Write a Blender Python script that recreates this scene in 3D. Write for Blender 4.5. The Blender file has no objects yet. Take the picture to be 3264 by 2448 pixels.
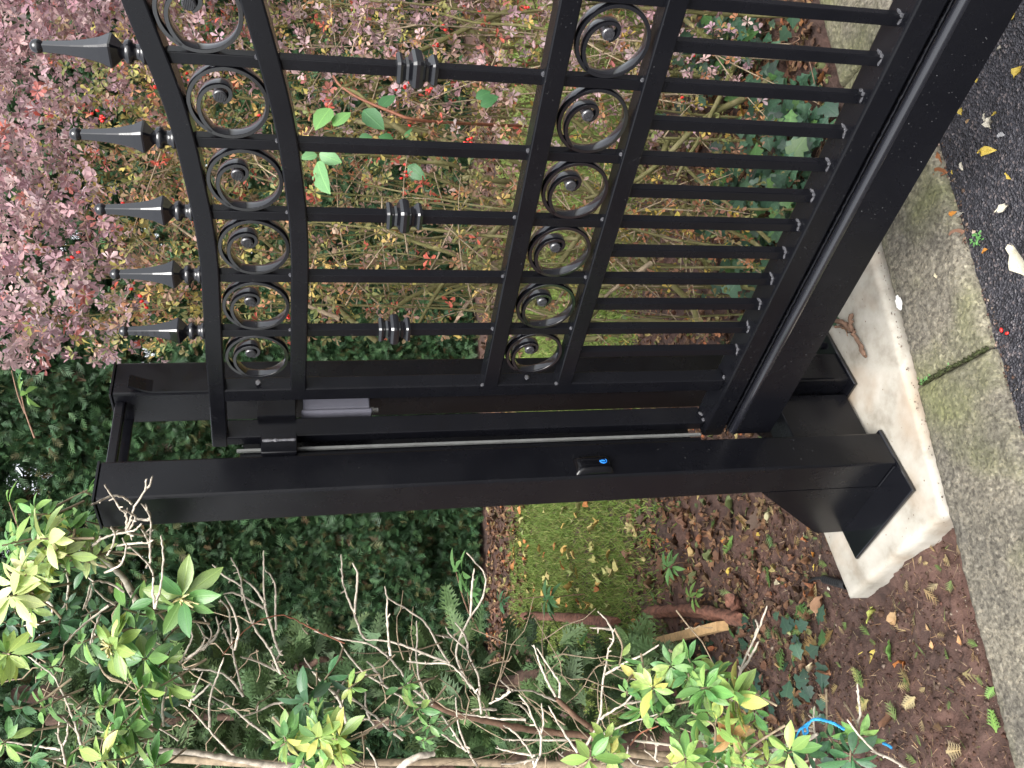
import bpy, math, random
import numpy as np
from mathutils import Matrix, Vector
R_ = np.random.RandomState
random.seed(7)

# ---------------------------------------------------------------- camera
scene = bpy.context.scene
C = np.array([1.4832, -1.3531, 1.5087])
YAW, PITCH, ROLL, FPX = -0.8418, 0.2325, -0.0207, 2839.7      # photograph is 3264 x 2448 and lies on its side
_f = np.array([math.sin(YAW)*math.cos(PITCH), math.cos(YAW)*math.cos(PITCH), -math.sin(PITCH)])
_r = np.array([math.cos(YAW), -math.sin(YAW), 0.0]); _u = np.cross(_r, _f)
RIGHT = _r*math.cos(ROLL) + _u*math.sin(ROLL)
UP = -_r*math.sin(ROLL) + _u*math.cos(ROLL)
FW = _f
cam = bpy.data.cameras.new('camera'); cam_o = bpy.data.objects.new('camera', cam)
scene.collection.objects.link(cam_o)
cam.sensor_width = 36.0; cam.lens = FPX/3264*36.0; cam.clip_start = 0.05; cam.clip_end = 500
m = Matrix.Identity(4)
for i in range(3):
    m[i][0] = -UP[i]; m[i][1] = RIGHT[i]; m[i][2] = -FW[i]; m[i][3] = C[i]
cam_o.matrix_world = m
scene.camera = cam_o

# ---------------------------------------------------------------- sky, sun, exposure (overcast autumn day)
SUN_EL, SUN_AZ = math.radians(50), math.radians(135)
world = bpy.data.worlds.new('World'); scene.world = world; world.use_nodes = True
wn = world.node_tree.nodes; wl = world.node_tree.links; wn.clear()
sky = wn.new('ShaderNodeTexSky'); sky.sky_type = 'NISHITA'; sky.sun_disc = False
sky.sun_elevation = SUN_EL; sky.sun_rotation = SUN_AZ
sky.air_density = 1.0; sky.dust_density = 4.0; sky.ozone_density = 1.0
hs = wn.new('ShaderNodeHueSaturation'); hs.inputs['Saturation'].default_value = 0.22
bg = wn.new('ShaderNodeBackground'); bg.inputs['Strength'].default_value = 0.15
wo = wn.new('ShaderNodeOutputWorld')
wl.new(sky.outputs[0], hs.inputs['Color']); wl.new(hs.outputs[0], bg.inputs[0]); wl.new(bg.outputs[0], wo.inputs[0])
sun = bpy.data.lights.new('sun', 'SUN'); sun.energy = 1.2; sun.angle = math.radians(35); sun.color = (1, .97, .92)
sun_o = bpy.data.objects.new('sun', sun); scene.collection.objects.link(sun_o)
sd = Vector((math.cos(SUN_EL)*math.sin(SUN_AZ), math.cos(SUN_EL)*math.cos(SUN_AZ), math.sin(SUN_EL)))
sun_o.rotation_euler = sd.to_track_quat('Z', 'Y').to_euler()
vs = scene.view_settings
vs.view_transform = 'Standard'; vs.look = 'None'; vs.gamma = 1.0; vs.use_curve_mapping = False; vs.exposure = 1.38
scene.cycles.use_denoising = True
scene.cycles.max_bounces = 6; scene.cycles.diffuse_bounces = 3; scene.cycles.glossy_bounces = 3
scene.cycles.transmission_bounces = 4; scene.cycles.transparent_max_bounces = 6
scene.cycles.caustics_reflective = False; scene.cycles.caustics_refractive = False

# ---------------------------------------------------------------- pixels of the photograph -> points
SC = 3264/2212.0
def ray(x, y):                       # x, y on the 2212 x 1659 view of the photograph
    return FW*FPX + RIGHT*(1224-y*SC) - UP*(x*SC-1632)
def on_y(x, y, Y): v = ray(x, y); return C + v*((Y-C[1])/v[1])
def on_x(x, y, X): v = ray(x, y); return C + v*((X-C[0])/v[0])
def on_z(x, y, Z): v = ray(x, y); return C + v*((Z-C[2])/v[2])
def at_d(x, y, d): return C + ray(x, y)*(d/FPX)       # d metres in front of the camera
def zoom(ox, oy, s): return lambda x, y: ((ox+x/s)/SC, (oy+y/s)/SC)
Z7 = zoom(0, 1623, 2.011); Z8 = zoom(1000, 1623, 2.011); Z9 = zoom(2164, 1623, 2.011); ZP = zoom(0, 1500, 2.458)
ZT = zoom(2700, 300, 2.37); ZB = zoom(800, 200, 3.16)
def project(P):
    v = np.atleast_2d(P) - C; z = v@FW
    return (1632 - FPX*(v@UP)/z)/SC, (1224 - FPX*(v@RIGHT)/z)/SC, z
# kerb frame: t runs along the kerb away from the camera, w runs from the kerb into the garden
K = np.array([.382, .924, 0]); N = np.array([-.924, .382, 0]); H0 = np.array([.122, .345, 0])
def tw(t, w, z=0.0): return H0 + K*t + N*w + np.array([0, 0, z])
def on_w(x, y, w): v = ray(x, y); return C + v*(((H0+N*w-C)@N)/(v@N))
def to_tw(P): q = np.asarray(P)-H0; return q@K, q@N

# ---------------------------------------------------------------- helpers
col = scene.collection
def tag(o, label=None, cat=None, group=None, kind=None):
    if label: o['label'] = label
    if cat: o['category'] = cat
    if group: o['group'] = group
    if kind: o['kind'] = kind
    return o
def empty(name, loc, label=None, cat=None, group=None, kind=None):
    o = bpy.data.objects.new(name, None); col.objects.link(o); o.location = loc; o.empty_display_size = .05
    return tag(o, label, cat, group, kind)
def link(name, me, mat=None, parent=None, loc=None, rot=None):
    o = bpy.data.objects.new(name, me); col.objects.link(o)
    if mat is not None and len(me.materials) == 0: me.materials.append(mat)
    if loc is not None: o.location = loc
    if rot is not None: o.rotation_euler = rot
    if parent is not None:
        o.parent = parent
        if loc is None: o.location = Vector((0, 0, 0)) - world_loc(parent)
        else: o.location = Vector(loc) - world_loc(parent)
    return o
def world_loc(o):                    # only translations are used on parents
    v = Vector((0, 0, 0))
    while o is not None: v = v + o.location; o = o.parent
    return v
def mesh_np(name, V, F, colr=None, uv=None, smooth=True):
    me = bpy.data.meshes.new(name)
    V = np.ascontiguousarray(V, dtype=np.float32); F = np.ascontiguousarray(F, dtype=np.int32)
    n, k = F.shape
    me.vertices.add(len(V)); me.vertices.foreach_set('co', V.ravel())
    me.loops.add(n*k); me.loops.foreach_set('vertex_index', F.ravel())
    me.polygons.add(n); me.polygons.foreach_set('loop_start', np.arange(0, n*k, k, dtype=np.int32))
    me.polygons.foreach_set('loop_total', np.full(n, k, dtype=np.int32))
    if smooth: me.polygons.foreach_set('use_smooth', np.ones(n, dtype=bool))
    if colr is not None:
        a = me.color_attributes.new('Col', 'FLOAT_COLOR', 'POINT')
        c = np.ones((len(V), 4), dtype=np.float32); c[:, :3] = colr; a.data.foreach_set('color', c.ravel())
    if uv is not None:
        l = me.uv_layers.new(name='UVMap'); l.data.foreach_set('uv', np.ascontiguousarray(uv[F.ravel()], dtype=np.float32).ravel())
    me.update(calc_edges=True); me.validate()
    return me
def mesh_py(name, V, F, smooth=False):
    me = bpy.data.meshes.new(name); me.from_pydata([tuple(v) for v in V], [], [tuple(f) for f in F]); me.update()
    if smooth:
        for p in me.polygons: p.use_smooth = True
    return me
class MB:
    def __init__(s): s.V = []; s.F = []
    def add(s, V, F):
        b = len(s.V); s.V += [tuple(v) for v in V]; s.F += [tuple(i+b for i in f) for f in F]; return s
    def sweep(s, path, prof, side=None, cap=True):
        """prof: 2D points; side: fixed vector for the profile's first axis"""
        path = [np.array(p, float) for p in path]; n = len(prof); b = len(s.V)
        for i, p in enumerate(path):
            d = path[min(i+1, len(path)-1)] - path[max(i-1, 0)]; d = d/np.linalg.norm(d)
            a = np.array(side, float); a = a - d*(a@d); a /= np.linalg.norm(a); c = np.cross(d, a)
            for q in prof: s.V.append(tuple(p + a*q[0] + c*q[1]))
        for i in range(len(path)-1):
            for j in range(n):
                s.F.append((b+i*n+j, b+i*n+(j+1) % n, b+(i+1)*n+(j+1) % n, b+(i+1)*n+j))
        if cap:
            s.F.append(tuple(b+j for j in range(n-1, -1, -1))); e = b+(len(path)-1)*n; s.F.append(tuple(e+j for j in range(n)))
        return s
    def box(s, lo, hi, r=0.002):
        """box with bevelled edges: extruded along its longest axis, small chamfer on the ends"""
        lo = np.array(lo, float); hi = np.array(hi, float); d = hi-lo; ax = int(np.argmax(d)); a, c = [(1, 2), (2, 0), (0, 1)][ax]
        r = min(r, d[a]*.45, d[c]*.45)
        def ring(sh, t):
            pr = rrect(d[a]-2*sh, d[c]-2*sh, max(r-sh, 1e-5)); out = []
            for q in pr:
                v = np.zeros(3); v[ax] = t; v[a] = (lo[a]+hi[a])/2+q[0]; v[c] = (lo[c]+hi[c])/2+q[1]; out.append(tuple(v))
            return out
        e = min(r*.5, d[ax]*.2)
        rings = [ring(e, lo[ax]), ring(0, lo[ax]+e), ring(0, hi[ax]-e), ring(e, hi[ax])]
        n = len(rings[0]); b = len(s.V)
        for g in rings: s.V += g
        for i in range(3):
            for j in range(n): s.F.append((b+i*n+j, b+i*n+(j+1) % n, b+(i+1)*n+(j+1) % n, b+(i+1)*n+j))
        s.F.append(tuple(b+j for j in range(n-1, -1, -1))); s.F.append(tuple(b+3*n+j for j in range(n)))
        return s
    def build(s, name, mat, parent=None, smooth=None):
        me = mesh_py(name, s.V, s.F)
        if smooth is not None:
            for p in me.polygons: p.use_smooth = True
            try: me.set_sharp_from_angle(angle=math.radians(smooth))
            except Exception: pass
        return link(name, me, mat, parent)
def rrect(w, h, r, n=3):
    r = max(r, 1e-5); out = []
    for cx, cy, a0 in ((w/2-r, h/2-r, 0), (-w/2+r, h/2-r, 90), (-w/2+r, -h/2+r, 180), (w/2-r, -h/2+r, 270)):
        for i in range(n): a = math.radians(a0+90*i/(n-1)); out.append((cx+r*math.cos(a), cy+r*math.sin(a)))
    return out
def circle(r, n=10): return [(r*math.cos(2*math.pi*i/n), r*math.sin(2*math.pi*i/n)) for i in range(n)]
def tube_np(paths, sides=6):
    """paths: list of (pts(n,3), radii(n)); returns V,F"""
    VV = []; FF = []; b = 0
    for pts, rad in paths:
        pts = np.asarray(pts, float); rad = np.asarray(rad, float); n = len(pts)
        d = np.gradient(pts, axis=0); d /= (np.linalg.norm(d, axis=1, keepdims=True)+1e-9)
        ref = np.array([0.31, 0.2, 0.93]) if abs(d[:, 2]).mean() < .8 else np.array([.95, .3, .1])
        a = np.cross(d, ref); a /= (np.linalg.norm(a, axis=1, keepdims=True)+1e-9); c = np.cross(d, a)
        th = np.linspace(0, 2*np.pi, sides, endpoint=False)
        ring = pts[:, None, :] + rad[:, None, None]*(np.cos(th)[None, :, None]*a[:, None, :]+np.sin(th)[None, :, None]*c[:, None, :])
        VV.append(ring.reshape(-1, 3))
        i = np.arange(n-1)[:, None]*sides; j = np.arange(sides)[None, :]; j2 = (j+1) % sides
        q = np.stack([b+i+j, b+i+j2, b+i+sides+j2, b+i+sides+j], -1).reshape(-1, 4)
        FF.append(q); b += n*sides
    return np.concatenate(VV), np.concatenate(FF)
def smooth_path(p, k=4, wob=0.0, rs=None):
    p = np.asarray(p, float)
    if len(p) < 2: return p
    t = np.arange(len(p)); tt = np.linspace(0, len(p)-1, (len(p)-1)*k+1)
    q = np.stack([np.interp(tt, t, p[:, i]) for i in range(3)], 1)
    for _ in range(2):
        q[1:-1] = (q[:-2]+2*q[1:-1]+q[2:])/4
    if wob and rs is not None: q[1:-1] += rs.normal(0, wob, (len(q)-2, 3))
    return q
def lathe(prof, n=24, twist=0.0, square=None):
    """prof: (r, z) list. square: list per row of chamfer share -> square section with chamfered corners"""
    V = []; F = []
    for i, (r, z) in enumerate(prof):
        if square is None:
            for j in range(n): a = 2*math.pi*j/n+twist; V.append((r*math.cos(a), r*math.sin(a), z))
        else:
            c = square
            pts = [(1, -1+c), (1, 1-c), (1-c, 1), (-1+c, 1), (-1, 1-c), (-1, -1+c), (-1+c, -1), (1-c, -1)]
            for x, y in pts: V.append((r*x, r*y, z))
    n2 = n if square is None else 8
    for i in range(len(prof)-1):
        for j in range(n2): F.append((i*n2+j, i*n2+(j+1) % n2, (i+1)*n2+(j+1) % n2, (i+1)*n2+j))
    F.append(tuple(range(n2-1, -1, -1))); F.append(tuple((len(prof)-1)*n2+j for j in range(n2)))
    return V, F
# value noise for displaced sheets
def vnoise(x, y, freq, seed):
    g = R_(seed).rand(128, 128); x = np.asarray(x)*freq; y = np.asarray(y)*freq
    xi = np.floor(x).astype(int); yi = np.floor(y).astype(int); fx = x-xi; fy = y-yi
    fx = fx*fx*(3-2*fx); fy = fy*fy*(3-2*fy); h = lambda a, b: g[a % 128, b % 128]
    return (h(xi, yi)*(1-fx)+h(xi+1, yi)*fx)*(1-fy)+(h(xi, yi+1)*(1-fx)+h(xi+1, yi+1)*fx)*fy - .5
def fbm(x, y, freq, seed, octv=4, gain=.5):
    s = 0; a = 1.0
    for o in range(octv): s = s + a*vnoise(x, y, freq*2**o, seed+o); a *= gain
    return s
def grid_faces(nx, ny):
    i = np.arange(nx-1)[:, None]; j = np.arange(ny-1)[None, :]
    return np.stack([i*ny+j, (i+1)*ny+j, (i+1)*ny+j+1, i*ny+j+1], -1).reshape(-1, 4)
def sstep(x, a, b): t = np.clip((np.asarray(x, float)-a)/(b-a), 0, 1); return t*t*(3-2*t)

# ---------------------------------------------------------------- materials
def nmat(name):
    mt = bpy.data.materials.new(name); mt.use_nodes = True; nt = mt.node_tree
    return mt, nt, nt.nodes['Principled BSDF'], nt.nodes, nt.links
def noise(nt, scale, detail=4, rough=.55, coord='Object', dim='3D'):
    tc = nt.nodes.new('ShaderNodeTexCoord'); n = nt.nodes.new('ShaderNodeTexNoise'); n.noise_dimensions = dim
    n.inputs['Scale'].default_value = scale; n.inputs['Detail'].default_value = detail; n.inputs['Roughness'].default_value = rough
    nt.links.new(tc.outputs[coord], n.inputs['Vector']); return n
def ramp(nt, src, stops):
    r = nt.nodes.new('ShaderNodeValToRGB'); e = r.color_ramp.elements
    while len(e) < len(stops): e.new(.5)
    for el, (p, c) in zip(e, stops): el.position = p; el.color = (*c, 1) if len(c) == 3 else c
    nt.links.new(src, r.inputs[0]); return r
def mixc(nt, fac, a, b, mode='MIX'):
    x = nt.nodes.new('ShaderNodeMix'); x.data_type = 'RGBA'; x.blend_type = mode
    for s, v in ((x.inputs[0], fac), (x.inputs[6], a), (x.inputs[7], b)):
        if hasattr(v, 'is_output'): nt.links.new(v, s)
        elif isinstance(v, (int, float)): s.default_value = v
        else: s.default_value = (*v, 1)
    return x.outputs[2]
def bump(nt, src, strength, dist, bs, prev=None):
    b = nt.nodes.new('ShaderNodeBump'); b.inputs['Strength'].default_value = strength; b.inputs['Distance'].default_value = dist
    nt.links.new(src, b.inputs['Height'])
    if prev is not None: nt.links.new(prev.outputs[0], b.inputs['Normal'])
    nt.links.new(b.outputs[0], bs.inputs['Normal']); return b
def simple(name, c, rough=.6, var=.25, scale=30, bmp=.15, bd=.002, metallic=0, spec=.5):
    mt, nt, bs, ns, lk = nmat(name)
    n = noise(nt, scale); a = tuple(x*(1-var) for x in c); b = tuple(min(1, x*(1+var)) for x in c)
    r = ramp(nt, n.outputs[0], [(.3, a), (.7, b)]); lk.new(r.outputs[0], bs.inputs['Base Color'])
    bs.inputs['Roughness'].default_value = rough; bs.inputs['Metallic'].default_value = metallic
    bs.inputs['Specular IOR Level'].default_value = spec
    if bmp: bump(nt, n.outputs[0], bmp, bd, bs)
    return mt
def black_paint(name, rough=.25, base=.0040, spec=.32, coat=0.0):
    mt, nt, bs, ns, lk = nmat(name)
    n1 = noise(nt, 7, 5, .6); n2 = noise(nt, 420, 2, .5)
    r = ramp(nt, n1.outputs[0], [(.3, (base*.85, base*.9, base*1.3)), (.62, (base*1.15, base*1.2, base*1.65)), (.85, (base*2.3, base*2.3, base*2.7))])
    v = nt.nodes.new('ShaderNodeTexVoronoi'); v.inputs['Scale'].default_value = 120
    tc = nt.nodes.new('ShaderNodeTexCoord'); lk.new(tc.outputs['Object'], v.inputs['Vector'])
    sp = ramp(nt, v.outputs['Distance'], [(.035, (1, 1, 1)), (.07, (0, 0, 0))])
    gate = noise(nt, 40, 2); gr = ramp(nt, gate.outputs[0], [(.56, (0, 0, 0)), (.64, (1, 1, 1))])
    ml = nt.nodes.new('ShaderNodeMath'); ml.operation = 'MULTIPLY'; lk.new(sp.outputs[0], ml.inputs[0]); lk.new(gr.outputs[0], ml.inputs[1])
    c = mixc(nt, ml.outputs[0], r.outputs[0], (.10, .10, .095))          # specks of grit and dried drops
    lk.new(c, bs.inputs['Base Color'])
    rr = ramp(nt, n1.outputs[0], [(.25, (rough*.8,)*3), (.8, (rough*1.35,)*3)]); lk.new(rr.outputs[0], bs.inputs['Roughness'])
    bs.inputs['Specular IOR Level'].default_value = spec; bs.inputs['Coat Weight'].default_value = coat; bs.inputs['Coat Roughness'].default_value = .06
    bump(nt, n2.outputs[0], .10, .0005, bs)
    return mt
M = {}
M['black'] = black_paint('black_paint'); M['gloss'] = black_paint('black_gloss_paint', .13, .0045, .6, .5)
M['drop'] = simple('water_drop', (.022, .023, .025), .05, 0, 10, 0, .001, 0, 1.0)
M['weld'] = simple('pale_weld', (.07, .07, .08), .16, .6, 500, .9, .002, 0, 1.0)  # grey, paler than the black of the bars
M['knob'] = simple('knob_paint_lit', (.05, .05, .056), .25, .3, 80, .1, .001, 0, 1.0)  # paler than the gate's black, standing in for light on the curl
M['edge_sheen'] = black_paint('edge_sheen_paint', .24, .008, .8, .6)  # lighter, glossier black so the added bead reads as a highlight
M['ringp'] = black_paint('black_ring_paint', .10, .004, .7, .8)
M['plastic'] = simple('grey_plastic', (.11, .11, .135), .45, .06, 60, .05)
M['white'] = simple('white_plastic', (.75, .74, .7), .4, .05, 40, .05)
M['galv'] = simple('grey_strip', (.16, .165, .16), .5, .15, 40, .1)
M['pcell'] = simple('glossy_black_plastic', (.003, .003, .004), .12, 0, 20, 0, .001, 0, .35)
M['blue'] = simple('blue_print', (.02, .22, .75), .4, .1, 200, 0)
M['bud'] = simple('dry_bud', (.50, .45, .22), .7, .3, 80, .2)
M['twine'] = simple('blue_twine', (.03, .30, .62), .6, .25, 300, .3)
M['pipe'] = simple('black_conduit', (.012, .012, .013), .4, .2, 50, .1)
M['pale_twig'] = simple('pale_twig_bark', (.50, .44, .36), .8, .45, 60, .5, .002)
M['brown_twig'] = simple('brown_twig_bark', (.17, .10, .065), .8, .4, 50, .5, .002)
M['mid_twig'] = simple('mid_twig_bark', (.29, .225, .15), .85, .4, 60, .4, .002)
M['red_cane'] = simple('red_cane_bark', (.20, .075, .04), .6, .3, 60, .2, .001)
M['berry'] = simple('red_berry', (.62, .025, .02), .25, .15, 60, 0)
M['bark'] = simple('conifer_bark', (.085, .050, .036), .9, .6, 28, .9, .01)
M['cutwood'] = simple('cut_wood', (.45, .29, .14), .8, .2, 60, .3, .002)
M['redwood'] = simple('peeling_red_bark', (.16, .070, .046), .9, .6, 36, 1.0, .01)
def moss_mat():
    mt, nt, bs, ns, lk = nmat('mossy_cane_bark')
    n = noise(nt, 14, 5); n2 = noise(nt, 70, 4)
    r = ramp(nt, n.outputs[0], [(.3, (.10, .085, .035)), (.5, (.17, .14, .07)), (.68, (.30, .25, .15))])
    c = mixc(nt, n2.outputs[0], r.outputs[0], (.11, .12, .03)); lk.new(c, bs.inputs['Base Color']); bs.inputs['Roughness'].default_value = .9
    bump(nt, n2.outputs[0], .8, .004, bs); return mt
M['moss'] = moss_mat()
def leaf_mat(name, src, rough=.4, trans=.35, vein=True, spec=.5, gain=1.0):
    mt, nt, bs, ns, lk = nmat(name)
    if src == 'attr':
        a = ns.new('ShaderNodeAttribute'); a.attribute_name = 'Col'; c = a.outputs['Color']
    else:
        a = ns.new('ShaderNodeObjectInfo'); c = a.outputs['Color']
    n = noise(nt, 90, 4); v = ramp(nt, n.outputs[0], [(.25, (.62,)*3), (.75, (1.3,)*3)])
    c = mixc(nt, 1.0, c, v.outputs[0], 'MULTIPLY')
    if vein:
        uv = ns.new('ShaderNodeUVMap'); sx = ns.new('ShaderNodeSeparateXYZ'); lk.new(uv.outputs[0], sx.inputs[0])
        ab = ns.new('ShaderNodeMath'); ab.operation = 'ABSOLUTE'; lk.new(sx.outputs['Y'], ab.inputs[0])
        mid = ramp(nt, ab.outputs[0], [(.0, (1, 1, 1)), (.09, (0, 0, 0))])
        md = ns.new('ShaderNodeMath'); md.operation = 'MULTIPLY_ADD'; lk.new(ab.outputs[0], md.inputs[0]); md.inputs[1].default_value = -.55; lk.new(sx.outputs['X'], md.inputs[2])
        mu = ns.new('ShaderNodeMath'); mu.operation = 'MULTIPLY'; lk.new(md.outputs[0], mu.inputs[0]); mu.inputs[1].default_value = 44
        sn = ns.new('ShaderNodeMath'); sn.operation = 'SINE'; lk.new(mu.outputs[0], sn.inputs[0])
        sr = ramp(nt, sn.outputs[0], [(.8, (0, 0, 0)), (1.0, (.35, .35, .35))])
        ad = ns.new('ShaderNodeMath'); ad.operation = 'MAXIMUM'; lk.new(mid.outputs[0], ad.inputs[0]); lk.new(sr.outputs[0], ad.inputs[1])
        k = ns.new('ShaderNodeMath'); k.operation = 'MULTIPLY'; lk.new(ad.outputs[0], k.inputs[0]); k.inputs[1].default_value = .45
        vein_col = mixc(nt, 1.0, c, (1.9, 1.8, 1.5), 'MULTIPLY'); c = mixc(nt, k.outputs[0], c, vein_col)  # veins paler than the blade
        bump(nt, ad.outputs[0], .35, .0015, bs)
    lk.new(c, bs.inputs['Base Color']); bs.inputs['Roughness'].default_value = rough; bs.inputs['Specular IOR Level'].default_value = spec
    if trans:
        tr = ns.new('ShaderNodeBsdfTranslucent'); lk.new(c, tr.inputs['Color']); mx = ns.new('ShaderNodeMixShader'); mx.inputs[0].default_value = trans
        out = ns['Material Output']; lk.new(bs.outputs[0], mx.inputs[1]); lk.new(tr.outputs[0], mx.inputs[2]); lk.new(mx.outputs[0], out.inputs['Surface'])
    return mt
M['leaf_a'] = leaf_mat('leaf_varied', 'attr'); M['leaf_o'] = leaf_mat('leaf_single', 'obj')
M['wax_a'] = leaf_mat('waxy_leaf_varied', 'attr', .28, .25); M['wax_o'] = leaf_mat('waxy_leaf_single', 'obj', .28, .25)
M['barb_a'] = leaf_mat('barberry_leaf_varied', 'attr', .55, .35, False, .3); M['barb_o'] = leaf_mat('barberry_leaf_single', 'obj', .55, .35, False, .3)
M['dead_a'] = leaf_mat('dead_leaf_varied', 'attr', .7, .15, False, .3); M['dead_o'] = leaf_mat('dead_leaf_single', 'obj', .6, .15, True, .3)
M['conifer'] = leaf_mat('conifer_spray', 'attr', .55, .2, False, .4)
M['grass'] = leaf_mat('grass_blade', 'attr', .6, .3, False, .3)

def slab_mat():
    mt, nt, bs, ns, lk = nmat('fresh_concrete')
    n = noise(nt, 9, 6, .6); n2 = noise(nt, 60, 5, .6); n3 = noise(nt, 3.5, 3)
    r = ramp(nt, n.outputs[0], [(.30, (.215, .19, .15)), (.48, (.37, .345, .295)), (.7, (.48, .455, .405))])
    st = ramp(nt, n3.outputs[0], [(.50, (0, 0, 0)), (.68, (.8, .8, .8))]); c = mixc(nt, st.outputs[0], r.outputs[0], (.33, .24, .16))
    v = ns.new('ShaderNodeTexVoronoi'); v.inputs['Scale'].default_value = 40; tc = ns.new('ShaderNodeTexCoord'); lk.new(tc.outputs['Object'], v.inputs['Vector'])
    pr = ramp(nt, v.outputs['Distance'], [(.07, (1, 1, 1)), (.12, (0, 0, 0))]); g = ramp(nt, n2.outputs[0], [(.48, (0, 0, 0)), (.56, (1, 1, 1))])
    ml = ns.new('ShaderNodeMath'); ml.operation = 'MULTIPLY'; lk.new(pr.outputs[0], ml.inputs[0]); lk.new(g.outputs[0], ml.inputs[1])
    c = mixc(nt, ml.outputs[0], c, (.16, .11, .08)); lk.new(c, bs.inputs['Base Color']); bs.inputs['Roughness'].default_value = .75
    b = bump(nt, n2.outputs[0], .25, .003, bs); return mt
M['slab'] = slab_mat()
def kerb_mat():
    mt, nt, bs, ns, lk = nmat('weathered_kerb_concrete')
    n = noise(nt, 5, 5, .65); n2 = noise(nt, 95, 4, .7); n3 = noise(nt, 300, 3, .6); n4 = noise(nt, 3, 3)
    r = ramp(nt, n2.outputs[0], [(.33, (.065, .058, .048)), (.47, (.142, .129, .102)), (.6, (.195, .18, .145)), (.72, (.265, .25, .207))])
    gfac = ramp(nt, n4.outputs[0], [(.46, (0, 0, 0)), (.66, (.75, .75, .75))]); c = mixc(nt, gfac.outputs[0], r.outputs[0], (.125, .135, .055))
    v = ns.new('ShaderNodeTexVoronoi'); v.inputs['Scale'].default_value = 150; tcv = ns.new('ShaderNodeTexCoord'); lk.new(tcv.outputs['Object'], v.inputs['Vector'])
    sv = ns.new('ShaderNodeSeparateColor'); lk.new(v.outputs['Color'], sv.inputs[0]); vr = ramp(nt, sv.outputs[0], [(.06, (.62, .61, .6)), (.3, (.9, .9, .9)), (.75, (1.03, 1.03, 1.02)), (.96, (1.4, 1.38, 1.33))]); c = mixc(nt, 1.0, c, vr.outputs[0], 'MULTIPLY')
    d = ramp(nt, n.outputs[0], [(.3, (.6, .6, .62)), (.6, (1.12, 1.1, 1.06))]); c = mixc(nt, 1.0, c, d.outputs[0], 'MULTIPLY')
    lk.new(c, bs.inputs['Base Color']); bs.inputs['Roughness'].default_value = .85
    b1 = bump(nt, n2.outputs[0], .55, .004, bs); bump(nt, n3.outputs[0], .3, .0015, bs, b1); return mt
M['kerb'] = kerb_mat()
def tar_mat():
    mt, nt, bs, ns, lk = nmat('wet_tarmac')
    v = ns.new('ShaderNodeTexVoronoi'); v.inputs['Scale'].default_value = 185; tc = ns.new('ShaderNodeTexCoord'); lk.new(tc.outputs['Object'], v.inputs['Vector'])
    sep = ns.new('ShaderNodeSeparateColor'); lk.new(v.outputs['Color'], sep.inputs[0])
    r = ramp(nt, sep.outputs[0], [(.0, (.013, .013, .017)), (.6, (.029, .0285, .036)), (.88, (.055, .053, .062)), (.97, (.12, .10, .10))])
    n = noise(nt, 6, 4); d = ramp(nt, n.outputs[0], [(.3, (.75,)*3), (.7, (1.25,)*3)]); c = mixc(nt, 1.0, r.outputs[0], d.outputs[0], 'MULTIPLY')
    lk.new(c, bs.inputs['Base Color'])
    rr = ramp(nt, n.outputs[0], [(.3, (.38,)*3), (.7, (.62,)*3)]); lk.new(rr.outputs[0], bs.inputs['Roughness'])
    n2 = noise(nt, 260, 3); b1 = bump(nt, v.outputs['Distance'], .7, .006, bs); bump(nt, n2.outputs[0], .3, .002, bs, b1); return mt
M['tar'] = tar_mat()
def soil_mat():
    mt, nt, bs, ns, lk = nmat('red_brown_soil')
    n = noise(nt, 22, 6, .65); n2 = noise(nt, 160, 4, .65); n3 = noise(nt, 2.2, 3)
    r = ramp(nt, n.outputs[0], [(.28, (.038, .020, .0155)), (.5, (.078, .041, .032)), (.72, (.125, .072, .057))])
    c = mixc(nt, 1.0, r.outputs[0], ramp(nt, n3.outputs[0], [(.35, (.6, .65, .65)), (.65, (1.15, 1.1, 1.05))]).outputs[0], 'MULTIPLY')
    pb = ramp(nt, n2.outputs[0], [(.66, (0, 0, 0)), (.74, (.55, .55, .55))]); c = mixc(nt, pb.outputs[0], c, (.24, .16, .12))
    lk.new(c, bs.inputs['Base Color']); bs.inputs['Roughness'].default_value = .85
    b1 = bump(nt, n.outputs[0], .6, .02, bs); bump(nt, n2.outputs[0], .7, .005, bs, b1); return mt
M['soil'] = soil_mat()
# ================================================================ ground, driveway, kerb, plinth
def axis(segs):
    out = []
    for a, b, st in segs: out += list(np.arange(a, b-1e-9, st))
    return np.array(out+[segs[-1][1]])
def soil_z(x, y):
    t = (x-H0[0])*K[0]+(y-H0[1])*K[1]; w = (x-H0[0])*N[0]+(y-H0[1])*N[1]
    z = -.065 + .030*fbm(x, y, 5, 11, 4) + .018*fbm(x, y, 28, 21, 3, .6)
    z = z + .09*sstep(w, .55, 3.0)*0 + .03*np.exp(-((x+.95)**2+(y+.75)**2)/.12)
    z = np.where(w < .03, -.16, z)                                      # dips under the kerb and the driveway
    z = np.where((w > .03) & (w < .09), np.minimum(z, -.045), z)
    z = z - .014*np.exp(-((y+.42)/.10)**2)*sstep(-x, .05, .2)*(1-sstep(-x, .45, .75))
    return z
xs = axis([(-120, -20, 10), (-20, -7, 1), (-7, -2.2, .08), (-2.2, -1.3, .02), (-1.3, .3, .0075), (.3, 2.5, .06), (2.5, 120, 12)])
ys = axis([(-120, -10, 10), (-10, -1.6, .4), (-1.6, -1.05, .03), (-1.05, .1, .0085), (.1, 2.2, .025), (2.2, 6, .09), (6, 120, 10)])
gx, gy = np.meshgrid(xs, ys, indexing='ij')
gz = soil_z(gx, gy)
far = np.maximum(np.abs(gx), np.abs(gy)) > 12; gz = np.where(far, -.16, gz)
V = np.stack([gx, gy, gz], -1).reshape(-1, 3)
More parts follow.
